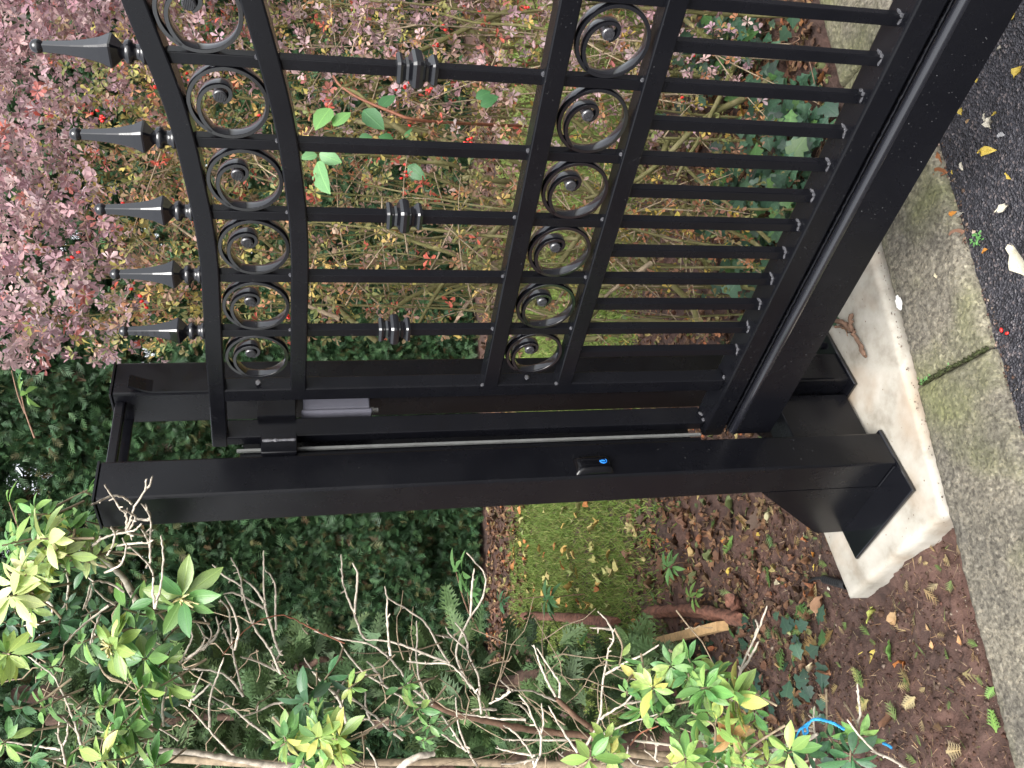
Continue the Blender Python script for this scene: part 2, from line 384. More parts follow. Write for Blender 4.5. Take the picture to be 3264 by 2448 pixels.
ground = link('ground', mesh_np('ground', V, grid_faces(len(xs), len(ys))), M['soil']); tag(ground, kind='structure')

# driveway of tarmac, in the kerb's frame; stone surface displaced where it is seen close
ts = axis([(-120, -10, 10), (-10, -1.2, .4), (-1.2, 1.4, .0065), (1.4, 4, .1), (4, 120, 12)])
wsx = axis([(-120, -6, 10), (-6, -1.5, .25), (-1.5, -.288, .0065)])
gt, gw = np.meshgrid(ts, wsx, indexing='ij')
zt = -.040 + .010*vnoise(gt, gw, 2.2, 5) + .0042*vnoise(gt, gw, 120, 31) + .0022*vnoise(gt, gw, 60, 33) + .0026*vnoise(gt+.3, gw, 150, 35)
zt = np.where(gw < -1.5, -.040, zt)
V = H0 + gt[..., None]*K + gw[..., None]*N; V[..., 2] = zt
drive = link('driveway', mesh_np('driveway', V.reshape(-1, 3), grid_faces(len(ts), len(wsx))[:, ::-1]), M['tar']); tag(drive, kind='structure')

# kerb of flat concrete stones, each a piece
kerb = empty('kerb', tuple(tw(0, -.165)), kind='structure')
kw0, kw1 = -.300, -.032
for i, t0 in enumerate([-3.165, -2.25, -1.335, -.42, .495, 1.41, 2.325]):
    t1 = t0+.909; L = t1-t0; near = -1.5 < t0 < 1.0
    n1, n2 = (130, 44) if near else (12, 6)
    a = np.linspace(0, 1, n1); b = np.linspace(0, 1, n2)
    A, B = np.meshgrid(a, b, indexing='ij')
    T = t0+L*A; W = kw0+(kw1-kw0)*B
    e = np.minimum(np.minimum(A*L, (1-A)*L), np.minimum(B, 1-B)*(kw1-kw0))
    z = -.014 - .016*np.exp(-e/.007) + .004*vnoise(T, W, 9, 41+i) + (.0042*fbm(T, W, 70, 51+i, 3, .7) if near else 0) + (i % 3-1)*.003
    W = W + .004*vnoise(T, W*0+i, 30, 61)*(np.abs(B-.5) > .49)
    V = H0 + T[..., None]*K + W[..., None]*N; V[..., 2] = z
    V = V.reshape(-1, 3); F = grid_faces(n1, n2)[:, ::-1].tolist()
    per = [(k_, 0) for k_ in range(n1)] + [(n1-1, k_) for k_ in range(1, n2)] + [(k_, n2-1) for k_ in range(n1-2, -1, -1)] + [(0, k_) for k_ in range(n2-2, 0, -1)]
    idx = [p_[0]*n2+p_[1] for p_ in per]; base = len(V); sk = V[idx].copy(); sk[:, 2] = -.15; V = np.concatenate([V, sk]); m_ = len(idx)
    F += [(idx[j], idx[(j+1) % m_], base+(j+1) % m_, base+j) for j in range(m_)]
    link('kerb_stone', mesh_np('kerb_stone', V, np.array(F)), M['kerb'], kerb)
# dirt and moss packed in the joint between the stones and in the gaps along the kerb
rs = R_(3)
def lumps(name, pts, size, cols, mat, parent=None, kind='stuff', flat=.6, rs=rs):
    base = np.array([(1, 0, 0), (-1, 0, 0), (0, 1, 0), (0, -1, 0), (0, 0, 1), (0, 0, -1)], float)
    tri = np.array([(0, 2, 4), (2, 1, 4), (1, 3, 4), (3, 0, 4), (2, 0, 5), (1, 2, 5), (3, 1, 5), (0, 3, 5)])
    n = len(pts); s = np.asarray(size).reshape(-1, 1, 1)*rs.uniform(.6, 1.4, (n, 6, 1)); a = rs.uniform(0, 6.28, n)
    ca, sa = np.cos(a), np.sin(a); B = np.repeat(base[None], n, 0)*s
    X = B[..., 0]*ca[:, None]-B[..., 1]*sa[:, None]; Y = B[..., 0]*sa[:, None]+B[..., 1]*ca[:, None]
    V = np.stack([X, Y, B[..., 2]*flat], -1)+np.asarray(pts)[:, None, :]
    F = (tri[None]+(np.arange(n)*6)[:, None, None]).reshape(-1, 3)
    o = link(name, mesh_np(name, V.reshape(-1, 3), F, np.repeat(cols, 6, 0), None, True), mat, parent)
    return tag(o, kind=kind)
jp = np.array([tw(-.4205+rs.normal(0, .002), rs.uniform(-.29, -.04), -.020+rs.normal(0, .002)) for _ in range(170)])
lumps('joint_moss', jp, rs.uniform(.002, .006, 170), rs.uniform(.5, 1.3, (170, 1))*np.array([[.05, .06, .022]]), M['dead_a'], kerb)
# pale mark on the kerb
pm = on_z(1941, 655, -.010); th_ = np.linspace(0, 2*np.pi, 40, endpoint=False); rr_ = 1+.5*vnoise(np.cos(th_)*1.3, np.sin(th_)*1.3, 2.5, 9)
Vp = [tuple(pm)]+[tuple(pm+RIGHT*0+np.array([.022*r_*math.cos(t_)*K[0]+.013*r_*math.sin(t_)*N[0], .022*r_*math.cos(t_)*K[1]+.013*r_*math.sin(t_)*N[1], 0])) for t_, r_ in zip(th_, rr_)]
Vp = [(v[0], v[1], -.0105) for v in Vp]
link('pale_mark', mesh_py('pale_mark', Vp, [(0, 1+i, 1+(i+1) % 40) for i in range(40)]), M['white'], kerb)

# concrete plinth under the posts
cs = [np.array(q) for q in ((-.627, -.318), (-.138, -.362), (.172, .452), (-.555, .452))]
n1 = 90; A, B = np.meshgrid(np.linspace(0, 1, n1), np.linspace(0, 1, n1), indexing='ij')
P2 = ((1-A)*(1-B))[..., None]*cs[0]+(A*(1-B))[..., None]*cs[1]+(A*B)[..., None]*cs[2]+((1-A)*B)[..., None]*cs[3]
P2 = P2 + .0025*np.stack([fbm(A*6, B*6, 3, 71), fbm(A*6, B*6, 3, 73)], -1)
e = np.minimum(np.minimum(A*.6, (1-A)*.6), np.minimum(B, 1-B)*.8)
z = .0 - .007*np.exp(-e/.004) + .0035*fbm(P2[..., 0], P2[..., 1], 9, 75, 4) - .004*np.clip(-fbm(P2[..., 0], P2[..., 1], 40, 77, 2)-.32, 0, 1)
z = z - .0035
V = np.concatenate([P2, z[..., None]], -1).reshape(-1, 3); F = grid_faces(n1, n1).tolist()
per = [(k_, 0) for k_ in range(n1)] + [(n1-1, k_) for k_ in range(1, n1)] + [(k_, n1-1) for k_ in range(n1-2, -1, -1)] + [(0, k_) for k_ in range(n1-2, 0, -1)]
idx = [a*n1+b for a, b in per]; m_ = len(idx); rows = 5
prev = idx; cen = P2.mean((0, 1))
for rI in range(1, rows+1):
    sk = V[idx].copy(); out = sk[:, :2]-cen; out /= np.linalg.norm(out, axis=1, keepdims=True)
    sk[:, :2] += out*(.001+.006*rI/rows+.0025*fbm(sk[:, 0:1]*1.0, sk[:, 1:2]+rI*.03, 14, 79, 3)); sk[:, 2] = -.013-.12*rI/rows
    b0 = len(V); V = np.concatenate([V, sk]); cur = list(range(b0, b0+m_))
    F += [(prev[(j+1) % m_], prev[j], cur[j], cur[(j+1) % m_]) for j in range(m_)]; prev = cur
plinth = link('concrete_plinth', mesh_np('concrete_plinth', V, np.array(F)), M['slab'])
tag(plinth, 'pale fresh concrete plinth carrying both gate posts beside the kerb', 'plinth')

# ================================================================ the sliding gate
D = .15; BW = .020
gate = empty('sliding_gate', (.45, .01, .30), 'black iron sliding gate with ring scrolls, spear finials and deep bottom beam', 'gate')
GY0, GY1 = -.010, .030                                   # rails
outX = [-.215, -.045, .073, .207, .327, .44, .506, .569, .628, .683, .735, .784, .831, .95, 1.1, 1.25, 1.42]
outZ = [1.711, 1.704, 1.700, 1.694, 1.688, 1.690, 1.696, 1.701, 1.708, 1.717, 1.729, 1.741, 1.752, 1.775, 1.795, 1.806, 1.811]
innX = [-.07, .163, .33, .37, .444, .512, .576, .637, .693, .746, .797, .844, .95, 1.1, 1.25, 1.42]
innZ = [1.533, 1.527, 1.523, 1.523, 1.525, 1.530, 1.536, 1.543, 1.553, 1.564, 1.575, 1.586, 1.608, 1.628, 1.639, 1.644]
def curve_z(X, xs_, zs_):
    xx = np.linspace(-.25, 1.45, 400); zz = np.interp(xx, xs_, zs_)
    k_ = np.hanning(31); k_ /= k_.sum(); zz = np.convolve(np.pad(zz, 15, 'edge'), k_, 'valid'); return np.interp(X, xx, zz)
RH = .034
def curved_rail(x0, x1, xs_, zs_):
    X = np.linspace(x0, x1, 60); path = [(x, (GY0+GY1)/2, curve_z(x, xs_, zs_)-RH/2) for x in X]
    return MB().sweep(path, rrect(GY1-GY0, RH, .003), side=(0, 1, 0)).build('rail', M['black'], gate, 20)
curved_rail(-.218, 1.40, outX, outZ)
curved_rail(-.03, 1.40, innX, innZ)
for zt_ in (1.100, .922):
    MB().box((-.03, GY0, zt_-.037), (1.40, GY1, zt_), .003).build('rail', M['black'], gate, 20)
MB().box((-.062, GY0+.001, .49), (-.024, GY1-.001, 1.675), .003).build('stile', M['black'], gate, 20)
MB().box((-.215, GY0+.001, .49), (-.188, GY1+.016, 1.682), .003).build('stile', M['black'], gate, 20)
# bottom beam: upper tube and deeper track section below it
MB().box((-.225, -.024, .432), (1.40, .046, .488), .005).build('bottom_tube', M['black'], gate, 20)
prof = [(-.044+.019*(1-math.cos(a_)), .034+.019*math.sin(a_)) for a_ in np.linspace(0, math.pi/2, 7)]+[(.058-.013*(1-math.sin(a_)), .040+.013*math.cos(a_)) for a_ in np.linspace(0, math.pi/2, 7)]+[(.058, -.060), (.052, -.063), (-.038, -.063), (-.044, -.060)]
MB().sweep([(x, 0, .372) for x in (-.195, 1.40)], prof, side=(0, 1, 0)).build('track_beam', M['black'], gate, 50)
MB().sweep([(x, -.0345, .4150) for x in (-.194, 1.40)], circle(.0115, 16), side=(0, 1, 0)).build('sheen_bead', M['edge_sheen'], gate, 50)  # bead added along the beam's rounded edge to carry its highlight
# weld seam between tube and beam
sp = []
V_, F_ = tube_np([(np.stack([np.linspace(-.2, 1.39, 260), np.full(260, -.0265), .4285+R_(5).normal(0, .0005, 260)], 1), R_(6).uniform(.0018, .003, 260))], 6)
link('seam_weld', mesh_np('seam_weld', V_, F_), M['black'], gate)
V_, F_ = lathe([(.0, -.03), (.018, -.03), (.021, -.027), (.021, .027), (.018, .03), (0.001, .03)], 20)
V_ = [(-.205+v[2]*0+v[0], .012+v[2], .345+v[1]) for v in V_]
link('end_roller', mesh_py('end_roller', V_, F_, True), M['pipe'], gate)
# bars
full = [1, 2, 3, 4, 5, 6, 7, 8]
for k_ in full:
    x1 = k_*D; MB().box((x1-BW, 0, .486), (x1, BW, curve_z(x1, outX, outZ)-.02), .0015).build('bar', M['black'], gate, 20)
for k_ in range(0, 9):
    x1 = (k_+.5)*D
    MB().box((x1-BW, 0, .486), (x1, BW, .905), .0015).build('dog_bar', M['black'], gate, 20)
# ring scrolls: flat strip, one full turn, then the end curls in to a ridged knob
def ring_mesh(R):
    th = []; r_ = []
    for i in range(73): th.append(math.radians(150-i*5)); r_.append(R)
    for a, r in ((145, .94), (130, .90), (112, .84), (92, .78), (72, .73), (52, .68), (32, .61), (14, .54)): th.append(math.radians(a-360)); r_.append(R*r)
    pts = [(r*math.cos(t), r*math.sin(t)) for t, r in zip(th, r_)]
    for q in ((.50, -.02), (.37, -.10), (.20, -.10), (.07, 0.0), (.02, .14)): pts.append((q[0]*R, q[1]*R))
    pts = np.array(pts); pp = np.array([np.interp(np.linspace(0, len(pts)-1, 150), np.arange(len(pts)), pts[:, i]) for i in range(2)]).T
    for _ in range(3): pp[1:-1] = (pp[:-2]+2*pp[1:-1]+pp[2:])/4
    d = np.gradient(pp, axis=0); d /= np.linalg.norm(d, axis=1, keepdims=True); nrm = np.stack([-d[:, 1], d[:, 0]], 1)
    V = []; F = []; hh = .0029; prof = [(-hh, -.0105), (hh, -.0105), (hh+.0008, -.0092), (hh+.0008, .0092), (hh, .0105), (-hh, .0105), (-hh-.0008, .0092), (-hh-.0008, -.0092)]
    for p, nn in zip(pp, nrm):
        for a, b in prof: V.append((p[0]+nn[0]*a, b, p[1]+nn[1]*a))
    m_ = len(prof)
    for i in range(len(pp)-1):
        for j in range(m_): F.append((i*m_+j, (i+1)*m_+j, (i+1)*m_+(j+1) % m_, i*m_+(j+1) % m_))
    F.append(tuple(range(m_))); F.append(tuple((len(pp)-1)*m_+j for j in range(m_-1, -1, -1)))
    return mesh_py('ring', V, F, True)
RM = ring_mesh(.0615)
try: RM.set_sharp_from_angle(angle=math.radians(50))
except Exception: pass
RM.materials.append(M['ringp'])
def knob_mesh():
    V = []; F = []; n = 26; prof = [(.0, -.0125), (.0090, -.0125), (.0108, -.0105), (.0108, .0105), (.0090, .0125), (.0, .0125)]
    for r, y in prof:
        for j in range(n):
            a = 2*math.pi*j/n; V.append((r*math.cos(a), y, r*math.sin(a)))
    for i in range(len(prof)-1):
        for j in range(n): F.append((i*n+j, i*n+(j+1) % n, (i+1)*n+(j+1) % n, (i+1)*n+j))
    for i in range(-3, 4): # grooves on the flat face
        z0 = i*.0025; h = math.sqrt(max(0, .0098**2-z0*z0))
        b = len(V); V += [(-h, -.0125, z0-.0007), (h, -.0125, z0-.0007), (h, -.0142, z0), (-h, -.0142, z0), (-h, -.0125, z0+.0007), (h, -.0125, z0+.0007)]
        F += [(b, b+1, b+2, b+3), (b+3, b+2, b+5, b+4)]
    return mesh_py('curl_end', V, F, False)
KM = knob_mesh(); KM.materials.append(M['knob'])
def add_ring(x, z, rz=0.0):
    o = link('ring', RM, None, gate, (x, .010, z)); o.rotation_euler = (0, rz, 0)
    q = bpy.data.objects.new('curl_end', KM); col.objects.link(q); q.parent = o; q.location = (.0130, 0, .0120)
for k_ in range(0, 9):
    x = (k_+.5)*D - BW/2
    if k_ == 0: x += .004
    zt_ = curve_z(x, outX, outZ)-RH; zb_ = curve_z(x, innX, innZ)
    add_ring(x, (zt_+zb_)/2, rs.uniform(-.06, .06)); add_ring(x, (1.063+.922)/2, rs.uniform(-.06, .06))
# spear finials
fprof_base = [(.013, .0), (.0195, .001), (.0195, .007), (.0135, .010), (.0135, .019), (.019, .021), (.0205, .026), (.019, .031), (.013, .034), (.011, .038)]
fprof_base = [(a_*.92, b_) for a_, b_ in fprof_base]
Vb, Fb = lathe(fprof_base, 24)
Vs, Fs = lathe([(.009, .036), (.0202, .050), (.0205, .053), (.0150, .068), (.0112, .088), (.0088, .108), (.0073, .130), (.0066, .1475)], square=.17)
# flutes: dished faces
Vball = []; Fball = []; nb = 16
for i in range(9):
    a = math.pi*i/8
    for j in range(nb): b = 2*math.pi*j/nb; Vball.append((.0108*math.sin(a)*math.cos(b), .0108*math.sin(a)*math.sin(b), .1550-.0108*math.cos(a)))
for i in range(8):
    for j in range(nb): Fball.append((i*nb+j, i*nb+(j+1) % nb, (i+1)*nb+(j+1) % nb, (i+1)*nb+j))
fb_me = mesh_py('finial_base', Vb, Fb, True); fs_me = mesh_py('finial', Vs, Fs); fl_me = mesh_py('finial_ball', Vball, Fball, True)
for me_ in (fb_me, fs_me, fl_me): me_.materials.append(M['gloss'])
for k_ in full:
    x = k_*D-BW/2; z = curve_z(x, outX, outZ)-.002
    o = link('finial', fs_me, None, gate, (x, .010, z))
    for nm, me_ in (('finial_collar', fb_me), ('finial_ball', fl_me)):
        q = bpy.data.objects.new(nm, me_); col.objects.link(q); q.parent = o
# triple ridged collars on every second bar
cprof = [(.0115, -.0340), (.0185, -.0335), (.0200, -.028), (.0185, -.024), (.0140, -.0185), (.0150, -.014), (.0230, -.0085), (.0250, -.003), (.0250, .003), (.0230, .0085), (.0150, .014), (.0140, .0185), (.0185, .024), (.0200, .028), (.0185, .0335), (.0115, .0340)]
Vc, Fc = lathe(cprof, square=.16); cme = mesh_py('collar', Vc, Fc); cme.materials.append(M['gloss'])
for k_ in (1, 3, 5, 7): link('collar', cme, None, gate, (k_*D-BW/2, .010, 1.313))
# weld beads
def bead_mesh(seed):
    r = R_(seed); V = []; F = []; n = 8
    for i in range(6):
        a = math.pi*i/5
        for j in range(n): b = 2*math.pi*j/n; s = r.uniform(.75, 1.25); V.append((s*math.sin(a)*math.cos(b), s*math.sin(a)*math.sin(b), -math.cos(a)))
    for i in range(5):
        for j in range(n): F.append((i*n+j, i*n+(j+1) % n, (i+1)*n+(j+1) % n, (i+1)*n+j))
    me = mesh_py('weld_bead', V, F, True); me.materials.append(M['weld']); return me
beads = [bead_mesh(s) for s in (1, 2, 3)]
def bead(x, y, z, sx, sy, sz):
    o = link('weld_bead', beads[rs.randint(3)], None, gate, (x, y, z)); o.scale = (sx, sy, sz); o.rotation_euler = (rs.uniform(-.3, .3), rs.uniform(-.3, .3), rs.uniform(-.3, .3))
for k2 in range(0, 17):
    x1 = (k2+1)*D/2; bead(x1+.001, -.001, .4895, .004, .004, .004); bead(x1+.002, .010, .4885, .0035, .010, .0035); bead(x1-.010, -.002, .4880, .008, .003, .003)
for k_ in range(1, 9):
    x1 = k_*D
    for z in (1.1005, .9225): bead(x1+.0015, -.001, z, .0045, .004, .0045)
    bead(x1+.001, -.001, curve_z(x1, innX, innZ)+.0005, .004, .004, .004)
for z in (1.1005, .9225): bead(-.024, -.008, z, .005, .004, .005)
for z in (.490,): bead(-.023, 0, z, .005, .006, .004); bead(-.187, 0, z, .005, .006, .004); bead(-.187, .02, z, .004, .01, .004)
for k_ in range(0, 9):
    x = k_*D+BW*0; zz = (1.063+.922)/2
    for zc in (zz, (curve_z(x, outX, outZ)-RH+curve_z(x, innX, innZ))/2):
        bead(x+.003 if k_ else -.018, .008, zc, .004, .007, .006)
        if k_: bead(x-BW-.003, .008, zc, .004, .007, .006)
# rain drops standing on the gate
dp = []; ds = []
def drops(n, fn, s0=.0006, s1=.0017):
    s1 = s1*.75
    for _ in range(int(n*.6)):
        c_ = fn()
        if vnoise(c_[0]*1.0, c_[2]+c_[0]*.6, 11, 91) < rs.uniform(-.25, .3): continue
        dp.append(c_); ds.append(s0+(s1-s0)*rs.rand()**3)
drops(500, lambda: (lambda x: (x, GY0-.0003, curve_z(x, outX, outZ)-rs.uniform(.003, RH-.003)))(rs.uniform(-.2, 1.2)))
drops(420, lambda: (lambda x: (x, GY0-.0003, curve_z(x, innX, innZ)-rs.uniform(.003, RH-.003)))(rs.uniform(-.05, 1.2)))
for zt_ in (1.1, .922):
    drops(330, lambda: (rs.uniform(0, 1.2), GY0-.0003, zt_-rs.uniform(.003, .034)))
    drops(130, lambda: (rs.uniform(0, 1.2), rs.uniform(GY0+.003, -.002), zt_+.0003))
drops(420, lambda: (rs.uniform(-.1, 1.2), -.0443, rs.uniform(.32, .402)), .0010, .0028)
drops(300, lambda: (rs.uniform(-.1, 1.2), -.0243, rs.uniform(.438, .483)), .0008, .0022)
drops(240, lambda: (rs.uniform(-.1, 1.2), rs.uniform(-.020, -.003), .4883), .0008, .0022)
drops(170, lambda: (rs.uniform(-.1, 1.2), -.0385, .4195), .0012, .003)
for k_ in full:
    drops(40, lambda: (k_*D-rs.uniform(.002, .018), -.0003, rs.uniform(1.12, 1.49)), .0007, .0015)
lumps('rain_drops', np.array(dp), np.array(ds), np.ones((len(dp), 3))*.5, M['drop'], gate, flat=.8)

# ================================================================ catch frame: two posts, joined at the top
PT = 1.935
frame = empty('gate_catch_frame', (-.22, .02, 0), 'black steel gate catch frame of two square posts joined at the top', 'post frame')
px0, px1 = -.278, -.172
def post(y0, y1, name='post'):
    o = MB().box((px0, y0, .010), (px1, y1, PT), .006).build(name, M['black'], frame, 20)
    MB().box((px0-.001, y0-.001, PT+.0005), (px1+.001, y1+.001, PT+.0055), .001).build('cap', M['black'], o, 20)
    return o
pf = post(-.177, -.075); pr_ = post(.118, .220)
def plate(lo, hi, par): return MB().box(lo, hi, .004).build('base_plate', M['gloss'], par, 20)
plate((-.500, -.266, -.001), (-.170, -.066, .0115), pf)
plate((-.500, .092, -.001), (-.164, .305, .0115), pr_)
def gusset(y0, y1, par):
    pts = [(px0+.001, .012), (px0+.001, .352), (-.288, .340), (-.490, .104), (-.496, .090), (-.496, .012)]
    n = len(pts); V = [(x, y0, z) for x, z in pts]+[(x, y1, z) for x, z in pts]
    F = [tuple(range(n)), tuple(range(2*n-1, n-1, -1))]+[((i+1) % n, i, n+i, n+(i+1) % n) for i in range(n)]
    MB().add(V, F).build('gusset', M['black'], par)
gusset(-.1765, -.1665, pf); gusset(-.088, -.078, pf); gusset(.1185, .1285, pr_); gusset(.205, .215, pr_)
def foot_cover(y0, y1, par):
    a_, b_ = np.array([-.289, .3385]), np.array([-.4885, .1055]); d_ = (b_-a_)/np.linalg.norm(b_-a_); n_ = np.array([d_[1], -d_[0]])*.006
    V = [(q_[0], y, q_[1]) for y in (y0, y1) for q_ in (a_, b_, b_+n_, a_+n_)]
    MB().add(V, [(0, 1, 2, 3), (7, 6, 5, 4), (0, 4, 5, 1), (1, 5, 6, 2), (2, 6, 7, 3), (3, 7, 4, 0)]).build('foot_cover', M['black'], par)
foot_cover(-.166, -.0885, pf); foot_cover(.129, .2045, pr_)
# anchor bolts on the base plate
Vn, Fn = lathe([(.0001, .0), (.011, .0), (.011, .009), (.0095, .011), (.0001, .011)], 6); nut = mesh_py('anchor_nut', Vn, Fn); nut.materials.append(M['gloss'])
for x, y, p_ in ((-.47, -.13, pf), (-.20, .275, pr_), (-.46, .27, pr_)):
    link('anchor_nut', nut, None, p_, (x, y, .0125))
V_, F_ = tube_np([(np.stack([np.linspace(-.27, -.18, 20), np.full(20, -.1795), np.full(20, .0135)], 1), np.full(20, .003))], 6)
link('foot_weld', mesh_np('foot_weld', V_, F_), M['black'], pf)
# bar that joins the tops of the posts
MB().box((-.272, -.074, 1.900), (-.262, .117, 1.931), .002).build('rear_crossbar', M['black'], frame, 20)
MB().box((-.214, -.074, 1.908), (-.196, .117, 1.931), .005).build('top_crossbar', M['black'], frame, 20)
# lead-in strip on the rear post, its upper end bent over
path = [(-.1685, .1370, .06), (-.1685, .1370, 1.846), (-.164, .1370, 1.862), (-.152, .1370, 1.886), (-.147, .1370, 1.897)]
MB().sweep(path, [(-.018, -.003), (.018, -.003), (.018, .003), (-.018, .003)], side=(0, 1, 0)).build('lead_in_strip', M['black'], frame)
# guide blocks either side of the gate's end
MB().box((-.248, .040, 1.522), (-.172, .117, 1.610), .003).build('guide_block', M['black'], frame, 20)
gb = MB().box((-.248, -.074, 1.520), (-.164, -.016, 1.600), .004).build('guide_block', M['black'], frame, 20)
V_, F_ = tube_np([(np.stack([np.full(20, -.1630), np.full(20, -.040), np.linspace(1.523, 1.597, 20)], 1), R_(9).uniform(.003, .0055, 20))], 6)
link('weld_seam', mesh_np('weld_seam', V_, F_), M['weld'], gb)
# pale edged catch channel behind the front post
MB().box((-.206, -.0405, .505), (-.1985, -.0335, 1.655), .001).build('catch_strip', M['galv'], frame)
MB().box((-.262, -.058, .505), (-.2065, -.0415, 1.648), .001).build('catch_channel', M['black'], frame)
MB().box((-.270, -.060, .500), (-.2625, .062, 1.645), .001).build('dark_gap_plate', M['black'], frame)  # plate added to keep the gap at the gate end dark
# lower landing bracket between the posts
MB().box((-.30, -.062, .012), (-.215, .100, .235), .004).build('landing_bracket', M['black'], frame, 20)
MB().box((-.30, -.062, .236), (-.235, -.045, .335), .003).build('landing_cheek', M['black'], frame, 20)
MB().box((-.30, .070, .236), (-.235, .087, .335), .003).build('landing_cheek', M['black'], frame, 20)
dp2 = np.array([(px1+.0003, rs.uniform(-.172, -.08), rs.uniform(.1, 1.93)) for _ in range(110)]+[(px1+.0003, rs.uniform(.16, .215), rs.uniform(.9, 1.93)) for _ in range(60)]+[(rs.uniform(px0+.004, px1-.004), -.1773, rs.uniform(.1, 1.9)) for _ in range(40)])
lumps('rain_drops', dp2, rs.uniform(.0008, .0016, len(dp2)), np.ones((len(dp2), 3))*.5, M['drop'], frame)

# ---- grey plastic junction box on the rear post
jb = empty('junction_box', (-.228, .095, 1.343), 'small grey plastic junction box fixed to the rear post beside the gate end', 'junction box')
MB().box((-.258, .072, 1.345), (-.190, .1165, 1.505), .006).build('box_body', M['plastic'], jb, 20)
MB().box((-.262, .0600, 1.341), (-.186, .0715, 1.509), .006).build('lid', M['plastic'], jb, 20)
V_, F_ = lathe([(.0001, 0), (.008, 0), (.008, -.010), (.0055, -.011), (.0055, -.021), (.0001, -.021)], 12)
link('cable_gland', mesh_py('cable_gland', [(-.225+v[0], .095+v[1], 1.344+v[2]) for v in V_], F_, True), M['white'], jb)
# ---- black photocell on the front post, blue emblem near its lower end
pc = empty('photocell', (px1, -.142, .83), 'glossy black photocell with blue emblem on the front post', 'photocell')
n1_, n2_ = 22, 14; a, b = np.meshgrid(np.linspace(-1, 1, n1_), np.linspace(-1, 1, n2_), indexing='ij')
hgt = .017*(1-np.abs(a)**6)**.5*(1-np.abs(b)**5)**.5*(1-.22*sstep(a, .1, 1)) + .0005
half = .024-.003*a*0
Vq = np.stack([px1+hgt, -.145+b*half, .830+a*.046], -1).reshape(-1, 3)
link('housing', mesh_np('housing', Vq, grid_faces(n1_, n2_)), M['pcell'], pc)
def on_housing(y, z):
    a = (z-.830)/.046; b = (y+.145)/.024
    return px1 + .017*(1-abs(a)**6)**.5*(1-abs(b)**5)**.5*(1-.22*float(sstep(a, .1, 1))) + .0013
pts = []
for i in range(22):
    th = math.radians(-40-i*11.5); y = -.145+.0068*math.cos(th)+.002; z = .808+.0088*math.sin(th); pts.append((on_housing(y, z), y, z))
V_, F_ = tube_np([(np.array(pts), .0013*np.sin(np.linspace(.25, 2.9, 22))+.0003)], 6); link('emblem_ring', mesh_np('emblem_ring', V_, F_), M['blue'], pc)
pts = [(on_housing(-.145+.002+dy, .809+dz), -.145+.002+dy, .809+dz) for dy, dz in ((-.001, .008), (.0005, .003), (0, -.002), (-.0015, -.006))]
V_, F_ = tube_np([(np.array(pts), np.array([.0012, .0022, .0026, .001]))], 6); link('emblem_mark', mesh_np('emblem_mark', V_, F_), M['blue'], pc)
# ================================================================ plants
def frames(dirs, normals):
    d = dirs/np.linalg.norm(dirs, axis=1, keepdims=True)
    n = normals - d*np.sum(normals*d, 1, keepdims=True); n /= (np.linalg.norm(n, axis=1, keepdims=True)+1e-9)
    return np.stack([d, np.cross(n, d), n], -1)            # columns: length, width, normal
def leaf_template(st, width, fold=.25, droop=.25, serr=0.0):
    """st: stations (x, halfwidth share); two strips folded along the midrib"""
    V = []; uv = []
    for i, (x, h) in enumerate(st):
        z = -droop*x*x; hw = h*width/2*(1+serr*(1 if i % 2 else -1))
        for s in (-1, 0, 1): V.append((x, s*hw, z+fold*hw*abs(s))); uv.append((x, s*h if h else s*.01))
    F = []
    for i in range(len(st)-1):
        a = i*3
        for q in ((a, a+3, a+4), (a, a+4, a+1), (a+1, a+4, a+5), (a+1, a+5, a+2)): F.append(q)
    return np.array(V, float), np.array(F), np.array(uv, float)
TB = leaf_template([(0, .06), (.38, .55), (.75, 1.0), (1.0, .22)], .54, .35, .2)                # barberry: obovate
TP = leaf_template([(0, .10), (.06, .12), (.2, .55), (.4, .93), (.6, 1.0), (.78, .74), (.92, .30), (1.0, .02)], .38, .30, .16)   # pieris
TPS = leaf_template([(0, .10), (.25, .65), (.55, 1.0), (.82, .6), (1.0, .03)], .32, .35, .25)
TO = leaf_template([(0, .05), (.08, .45), (.2, .82), (.3, .95), (.42, 1.02), (.54, .95), (.66, .84), (.78, .62), (.9, .33), (1.0, .02)], .66, .18, .18, .05)  # bramble, ovate and toothed
TD = leaf_template([(0, .03), (.12, .5), (.3, .95), (.5, 1.0), (.72, .75), (.9, .3), (1.0, .02)], .55, .3, -.25)     # fallen leaf, curled
def crumple(T, seed, amp=.07, curl=.5):
    r = R_(seed); V = T[0].copy(); V += r.normal(0, amp, V.shape)*np.array([.6, .8, 1.0]); V[:, 2] += curl*(V[:, 1]**2)*3+r.uniform(-.3, .3)*V[:, 0]**2; return V, T[1], T[2]
TDC = [crumple(TD, s, .05+.02*(s % 3), .3+.3*(s % 4)) for s in range(6)]
def ivy_template():
    pts = [(0, 0), (-.10, .28), (.10, .50), (.34, .30), (.50, .46), (.66, .24), (1.0, 0), (.66, -.24), (.50, -.46), (.34, -.30), (.10, -.50), (-.10, -.28)]
    V = [(.38, 0, .05)]+[(x, y, -.05*(x*x+y*y)) for x, y in pts]; n = len(pts)
    F = [(0, 1+i, 1+(i+1) % n) for i in range(n)]; return np.array(V, float), np.array(F), np.array([(v[0], v[1]*2) for v in V])
TI = ivy_template()
